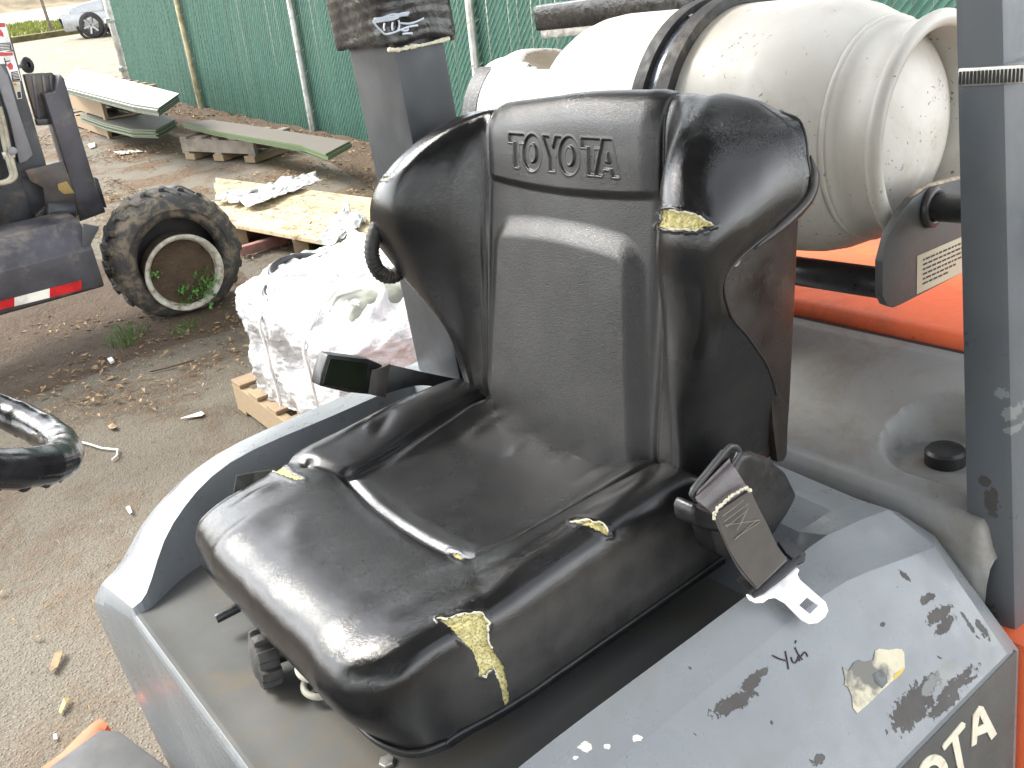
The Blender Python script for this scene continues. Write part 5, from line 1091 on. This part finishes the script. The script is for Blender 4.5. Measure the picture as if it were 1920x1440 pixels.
# ================================================================== silver car beyond the gate
cd = Vector((.80, -.60, 0)).normalized(); cs = Vector((-cd.y, cd.x, 0)); cwheel = Vector(wp(180, 71, Z=0)); CO = cwheel+cd*1.35+cs*.78
car = empty('parked_car', CO, 'silver car parked beyond the green fence at the top left', 'car'); ROOT_OFF[car.name] = CO
def cl_(a, b, z_): return CO+cd*a+cs*b+Vector((0, 0, z_))
CARP = simple('silver_car_paint', (.30,.31,.32), .25, .4, var=.05, scale=4, bump=0); CGL = simple('car_glass', (.02,.025,.03), .08, bump=0)
side = [(-2.15,.32,.70),(-2.2,.55,.74),(-2.12,.72,.76),(-1.6,.86,.80),(-.95,.95,.82),(-.35,1.36,.62),(.2,1.47,.60),(.9,1.44,.60),(1.55,1.05,.78),(2.1,.98,.76),(2.18,.6,.76),(2.12,.30,.72)]
CV, CF = [], []
for a, z_, b in side: CV += [tuple(cl_(a, -b, z_)), tuple(cl_(a, b, z_))]
for a, z_, b in side: CV += [tuple(cl_(a, -(.84 if z_ < 1.0 else b), min(z_, .62) if z_ > .4 else z_)), tuple(cl_(a, (.84 if z_ < 1.0 else b), min(z_, .62) if z_ > .4 else z_))]
n_ = len(side)
for i in range(n_-1):
    CF += [(2*i, 2*i+1, 2*i+3, 2*i+2), (2*i, 2*i+2, 2*n_+2*i+2, 2*n_+2*i), (2*i+1, 2*n_+2*i+1, 2*n_+2*i+3, 2*i+3)]
    CF.append((2*n_+2*i, 2*n_+2*i+2, 2*n_+2*i+3, 2*n_+2*i+1))
link('body', bev((CV, CF), .05, 3, 12), CARP, car, 40)
link('body_lower', hexa([tuple(cl_(a, b, z_)) for z_ in (.22, .66) for a, b in ((-2.12, -.85), (2.1, -.85), (2.1, .85), (-2.12, .85))], .06), CARP, car, 40)
for sg_ in (-1, 1): link('side_window', prism([cl_(a, sg_*.80, z_) for a, z_ in [(-.8,.98),(-.32,1.30),(.2,1.38),(.85,1.36),(1.3,1.05)]], cs*sg_*.03, .005), CGL, car)
link('headlight', hexa([tuple(cl_(a, b, z_)) for z_ in (.55, .72) for a, b in ((-2.17, -.80), (-1.85, -.84), (-1.85, -.5), (-2.19, -.5))], .02), simple('headlight_glass', (.6,.6,.6), .1, bump=0), car, 50)
for a in (-1.35, 1.35):
    for sg_ in (-1, 1):
        c0_ = cl_(a, sg_*.78, .33); w_ = link('wheel', lathe([(.2, -.10), (.30, -.10), (.33, -.07), (.33, .07), (.30, .10), (.2, .10)], c0_, cs, 40), simple('car_tyre', (.02,.02,.02), .7), car, 50)
        link('rim', join(lathe([(.001, sg_*.06), (.05, sg_*.06), (.06, sg_*.05), (.205, sg_*.06), (.215, sg_*.10), (.23, sg_*.10)], c0_, cs, 30)), simple('car_wheel_dark', (.06,.06,.06), .5), w_, 50)
        for k in range(6):
            an = k*math.pi/3+.3; e_r = cd*math.cos(an)+Vector((0, 0, 1))*math.sin(an); link('rim_spoke', beam(c0_+cs*sg_*.085+e_r*.03, c0_+cs*sg_*.095+e_r*.215, .05, .02, up=cs), CARP, w_)
        arch = lathe([(.35, -.02), (.41, -.02), (.41, .03), (.35, .03)], c0_+cs*sg_*.075, cs, 24, 0, math.pi, ref=cd)
        link('wheel_arch', arch, simple('arch_dark', (.01,.01,.01), .7), car)
# ================================================================== beyond the street
WHP = simple('white_gate_paint', (.72,.70,.66), .6, var=.06)
g0 = k0+kn_*23.0+kd*(-6.5); ga = empty('white_gate', g0, 'white barred gate across the street at the top left', 'gate'); ROOT_OFF[ga.name] = g0
for i in range(4): link('gate_bar', beam(g0+kd*0+Vector((0, 0, .35+.3*i)), g0+kd*5.5+Vector((0, 0, .35+.3*i)), .05, .08), WHP, ga)
for a in (0, 2.75, 5.5): link('gate_post', beam(g0+kd*a, g0+kd*a+Vector((0, 0, 1.5)), .14, .14, up=(1, 0, 0)), WHP, ga)
bk_ = simple('brown_scrub_bank', (.19,.15,.09), .95, var=.4, scale=1.2, bump=.6, bscale=8)
bu = np.linspace(-60, 60, 80); bw = np.linspace(0, 14, 14); U_, W2 = np.meshgrid(bu, bw, indexing='ij')
BK = np.stack([k0.x+kd.x*U_+kn_.x*(24.5+W2), k0.y+kd.y*U_+kn_.y*(24.5+W2), .0+2.6*sstep(0, 8, W2)], -1); BK[..., 2] += .5*vnoise(BK, .5)*sstep(0, 3, W2)-.03
link('scrub_bank', (BK.reshape(-1, 3), grid_faces(*U_.shape)), bk_, None, 180, kind='structure')
BARK = simple('grey_brown_bark', (.16,.13,.10), .9, var=.3, scale=8, bump=.5, bscale=30)
def leaf_mesh(cl, n, sz, r_):
    V, Fc = [], []
    for i in range(n):
        c, rr3 = cl[r_.randrange(len(cl))]; d = Vector((r_.gauss(0, 1), r_.gauss(0, 1), r_.gauss(0, .8))).normalized()*rr3*r_.random()**.45; p = Vector(c)+d
        nn = Vector((r_.gauss(0, 1), r_.gauss(0, 1), r_.gauss(.4, 1))).normalized(); a = nn.orthogonal().normalized()*sz*r_.uniform(.6, 1.3); b = nn.cross(a)*.7; n0 = len(V); V += [tuple(p-a), tuple(p+b), tuple(p+a), tuple(p-b)]; Fc.append((n0, n0+1, n0+2, n0+3))
    return V, Fc
CROWN = simple('tree_foliage', (.055,.10,.028), .6, var=.5, scale=1.5, bump=0)
def tree(base, h, cr, label, seed, n=4200, first=True, group='trees round the yard'):
    r_ = random.Random(seed); o = empty('tree', base, label, 'tree', group); ROOT_OFF[o.name] = Vector(base); b = Vector(base)
    parts_ = [tube(smooth_path([b+Vector((0, 0, -.2)), b+Vector((.1, .05, h*.3)), b+Vector((-.05, .1, h*.6)), b+Vector((.05, 0, h*.9))], 5), [h*.03*(1-.8*i/15) for i in range(16)], 9)]; cl = []
    for k in range(12):
        a = r_.uniform(0, 6.3); z_ = h*r_.uniform(.35, .9); e = b+Vector((math.cos(a)*cr*r_.uniform(.4, 1.), math.sin(a)*cr*r_.uniform(.4, 1.), z_+h*.05)); parts_.append(tube([b+Vector((0, 0, z_*.75)), b.lerp(e, .5)+Vector((0, 0, z_*.4)), e], [h*.01, h*.007, h*.003], 6)); cl.append((e, cr*r_.uniform(.35, .6)))
    link('trunk', join(*parts_), BARK, o, 60); link('crown', leaf_mesh(cl, n, h*.022, r_), CROWN, o); return o
sap = Vector(wp(97, 58, Z=.12)); o = empty('sapling', sap, 'thin bare sapling standing in the grass verge at the top left', 'tree'); ROOT_OFF[o.name] = sap
link('trunk', tube([sap+Vector((0, 0, -.1)), sap+Vector((-.05, 0, 1)), sap+Vector((-.02, .1, 2.2)), sap+Vector((.1, 0, 3.2))], [.055, .045, .035, .015], 8), BARK, o, 60)
link('branches', join(*[tube([sap+Vector((0, 0, 1.6+.2*i)), sap+Vector((math.cos(i*2.1)*.5, math.sin(i*2.1)*.5, 2.2+.25*i))], [.018, .006], 5) for i in range(8)]), BARK, o, 60)
for k, (x_, y_, h_, c_0, lb_) in enumerate([(5.9, 15.2, 12, 3.0, 'tall tree behind the far end of the green fence'), (6.0, 10.6, 12, 3.0, 'tall tree behind the middle of the green fence'), (8.6, 5.2, 12, 3.6, 'broad tree behind the right part of the green fence'), (-6.5, -5.5, 9, 2.8, 'tree behind the photographer on the left'), (-9, 3.0, 10, 3.0, 'tree to the left of the parked machine')]):
    tree((x_, y_, 0), h_, c_0, lb_, 20+k)
def over_tree(base, cc, rx, ry, rz, label, seed, n=5200):
    r_ = random.Random(seed); o = empty('tree', base, label, 'tree', 'trees round the yard'); ROOT_OFF[o.name] = Vector(base); b = Vector(base); c = Vector(cc)
    h = c.z+rz; pt_ = [tube(smooth_path([b+Vector((0, 0, -.2)), b+Vector((.05, .1, h*.35)), b+Vector((.1, 0, h*.7)), b+Vector((0, 0, h*1.05))], 5), [.26*(1-.8*i/15) for i in range(16)], 10)]; cl = []
    for k in range(26):
        a, q = r_.uniform(0, 6.3), r_.random()**.5; e = c+Vector((math.cos(a)*rx*q, math.sin(a)*ry*q, r_.uniform(-.6, .6)*rz)); st_ = b+Vector((0, 0, e.z*r_.uniform(.75, .95)))
        pt_.append(tube([st_, st_.lerp(e, .5)+Vector((0, 0, .3)), e], [.07, .045, .015], 6)); cl.append((e, r_.uniform(.7, 1.25)))
    link('trunk', join(*pt_), BARK, o, 60); link('crown', leaf_mesh(cl, n, .17, r_), CROWN, o); return o
over_tree((-7.5, -1.5, 0), (-5.5, -1.0, 6.6), 3.6, 3.6, .9, 'tall tree on the left of the near forklift', 41)
# ================================================================== litter
LIT = NT('dead_leaf_bits'); s = LIT; s.set(Base_Color=s.mix(s.noise(2.2, 2), s.mix(s.ramp(s.noise(37, 2), .4, .6), (.12,.06,.025), (.26,.155,.07)), (.31,.23,.125)), Roughness=.8); LIT = LIT.m
rl = random.Random(8); lv, lf_ = [], []
def bit(x, y, sz, z0=.004):
    a = rl.uniform(0, 6.3); u = Vector((math.cos(a), math.sin(a), rl.uniform(-.35, .35)))*sz; w = Vector((-math.sin(a), math.cos(a), rl.uniform(-.4, .4)))*sz*rl.uniform(.25, .6); c = Vector((x, y, z0+rl.uniform(.002, .012))); n0 = len(lv)
    lv.extend([tuple(c-u), tuple(c-w*.8+Vector((0, 0, sz*.2))), tuple(c+u), tuple(c+w+Vector((0, 0, sz*.25)))]); lf_.extend([(n0, n0+1, n0+2), (n0, n0+2, n0+3)])
cnt = 0
for _k in range(900):
    _t, _s = rl.random(), rl.random(); _p = n0_.lerp(n1_, _s).lerp(f0_.lerp(f1_, _s), _t)
    if mnoise.noise(Vector((_p.x*3, _p.y*3, 5.))) > -.05: bit(_p.x, _p.y, rl.choice((.006, .009, .014)), .152)
while cnt < 22000:
    x = rl.uniform(-1.5, 4.3); y = rl.uniform(1.6, 12.5)
    d = mnoise.noise(Vector((x*.9, y*.9, 3.)))+.5*mnoise.noise(Vector((x*2.6, y*2.6, 1.)))
    tx_ = math.hypot((x-1.3)*.55, y-4.5); pr_ = (.8 if tx_ < .75 else 0)+.04+(.9 if d > .12 else .15 if d > -.05 else .0)*min(1, max(.12, (y-2.2)/2.5))+(.5 if x > 3.6 else 0)
    if rl.random() < pr_: bit(x, y, rl.choice((.004, .005, .007, .009, .014, .02 if y > 4 else .008))*(1+.07*max(0, y-3)), .05 if x > 3.9 else .004); cnt += 1
link('leaf_litter', (lv, lf_), LIT, None, kind='stuff', label='scattered brown dead leaves and needles on the asphalt')
PAP = simple('white_scrap', (.78,.77,.72), .7, var=.05, bump=.1); STICKM = simple('bare_stick', (.50,.38,.22), .8, bump=.1); CHIPM = simple('tan_leaf', (.27,.19,.10), .75, var=.3, scale=40)
def scrap(name, label, cat, px, m, group, Z=.006, th=.002, curl=.0):
    P_ = [Vector(wp(x, y, Z=Z)) for x, y in px]
    for i, p in enumerate(P_): p.z += curl*(i % 2)
    o = link(name, prism(P_, (0, 0, th)), m, None); tag(o, label, cat, group); return o
scrap('paper_scrap', 'white pointed scrap on the asphalt left of the wrapped load', 'scrap', [(338,785),(378,772),(383,776),(378,780)], PAP, 'white scraps on the ground')
scrap('paper_scrap', 'small white scrap lying close to the hood edge', 'scrap', [(236,952),(243,949),(248,961),(243,964)], PAP, 'white scraps on the ground')
scrap('paper_scrap', 'white pebble like scrap below the flat tyre', 'scrap', [(202,676),(210,673),(215,679),(208,683)], PAP, 'white scraps on the ground', th=.012)
scrap('paper_scrap', 'tiny white scrap on the asphalt at the bottom left', 'scrap', [(100,1378),(106,1376),(108,1386),(102,1387)], PAP, 'white scraps on the ground')
scrap('paper_scrap', 'torn white scrap on the ground below the stacked boards', 'scrap', [(165,272),(178,269),(179,276),(170,279)], PAP, 'white scraps on the ground', th=.01)
scrap('paper_scrap', 'flat white paper between the stacked boards and planks', 'scrap', [(213,284),(256,281),(268,284),(225,290)], PAP, 'white scraps on the ground')
scrap('dead_leaf', 'pale curled leaf lying at the lower left of the asphalt', 'leaf', [(92,1256),(104,1228),(118,1218),(119,1228),(108,1252),(98,1262)], CHIPM, 'single dead leaves', curl=.006)
scrap('dead_leaf', 'round orange brown leaf right of the steering wheel', 'leaf', [(202,799),(212,796),(219,799),(217,805),(207,805)], CHIPM, 'single dead leaves', curl=.006)
scrap('dead_leaf', 'yellowish leaf at the very bottom left', 'leaf', [(110,1335),(121,1312),(133,1310),(125,1325),(115,1340)], simple('yellow_leaf', (.33,.26,.11), .7), 'single dead leaves', curl=.006)
scrap('wood_chip', 'long pale wood strip pointing at the flat tyre', 'wood strip', [(140,668),(186,638),(193,641),(178,655),(160,668)], STICKM, 'wood bits on the ground', th=.006)
scrap('wood_chip', 'brown flat board piece left of the pale wood strip', 'wood strip', [(135,658),(162,635),(178,650),(150,672)], simple('brown_card', (.14,.09,.05), .8), 'wood bits on the ground', th=.004)
for lb_, px_, r_, m_ in (('white twig with a bent end right of the steering wheel', [(142,826),(165,832),(190,840),(221,843),(219,855),(210,862)], .004, PAP), ('thin dark stick on the asphalt below the flat tyre', [(281,697),(312,690),(340,682),(365,675)], .004, simple('dark_stick', (.10,.06,.03), .8))):
    o = link('twig', tube([wp(x, y, Z=.008) for x, y in px_], r_, 6), m_, None, 60); tag(o, lb_, 'twig', 'twigs on the ground')
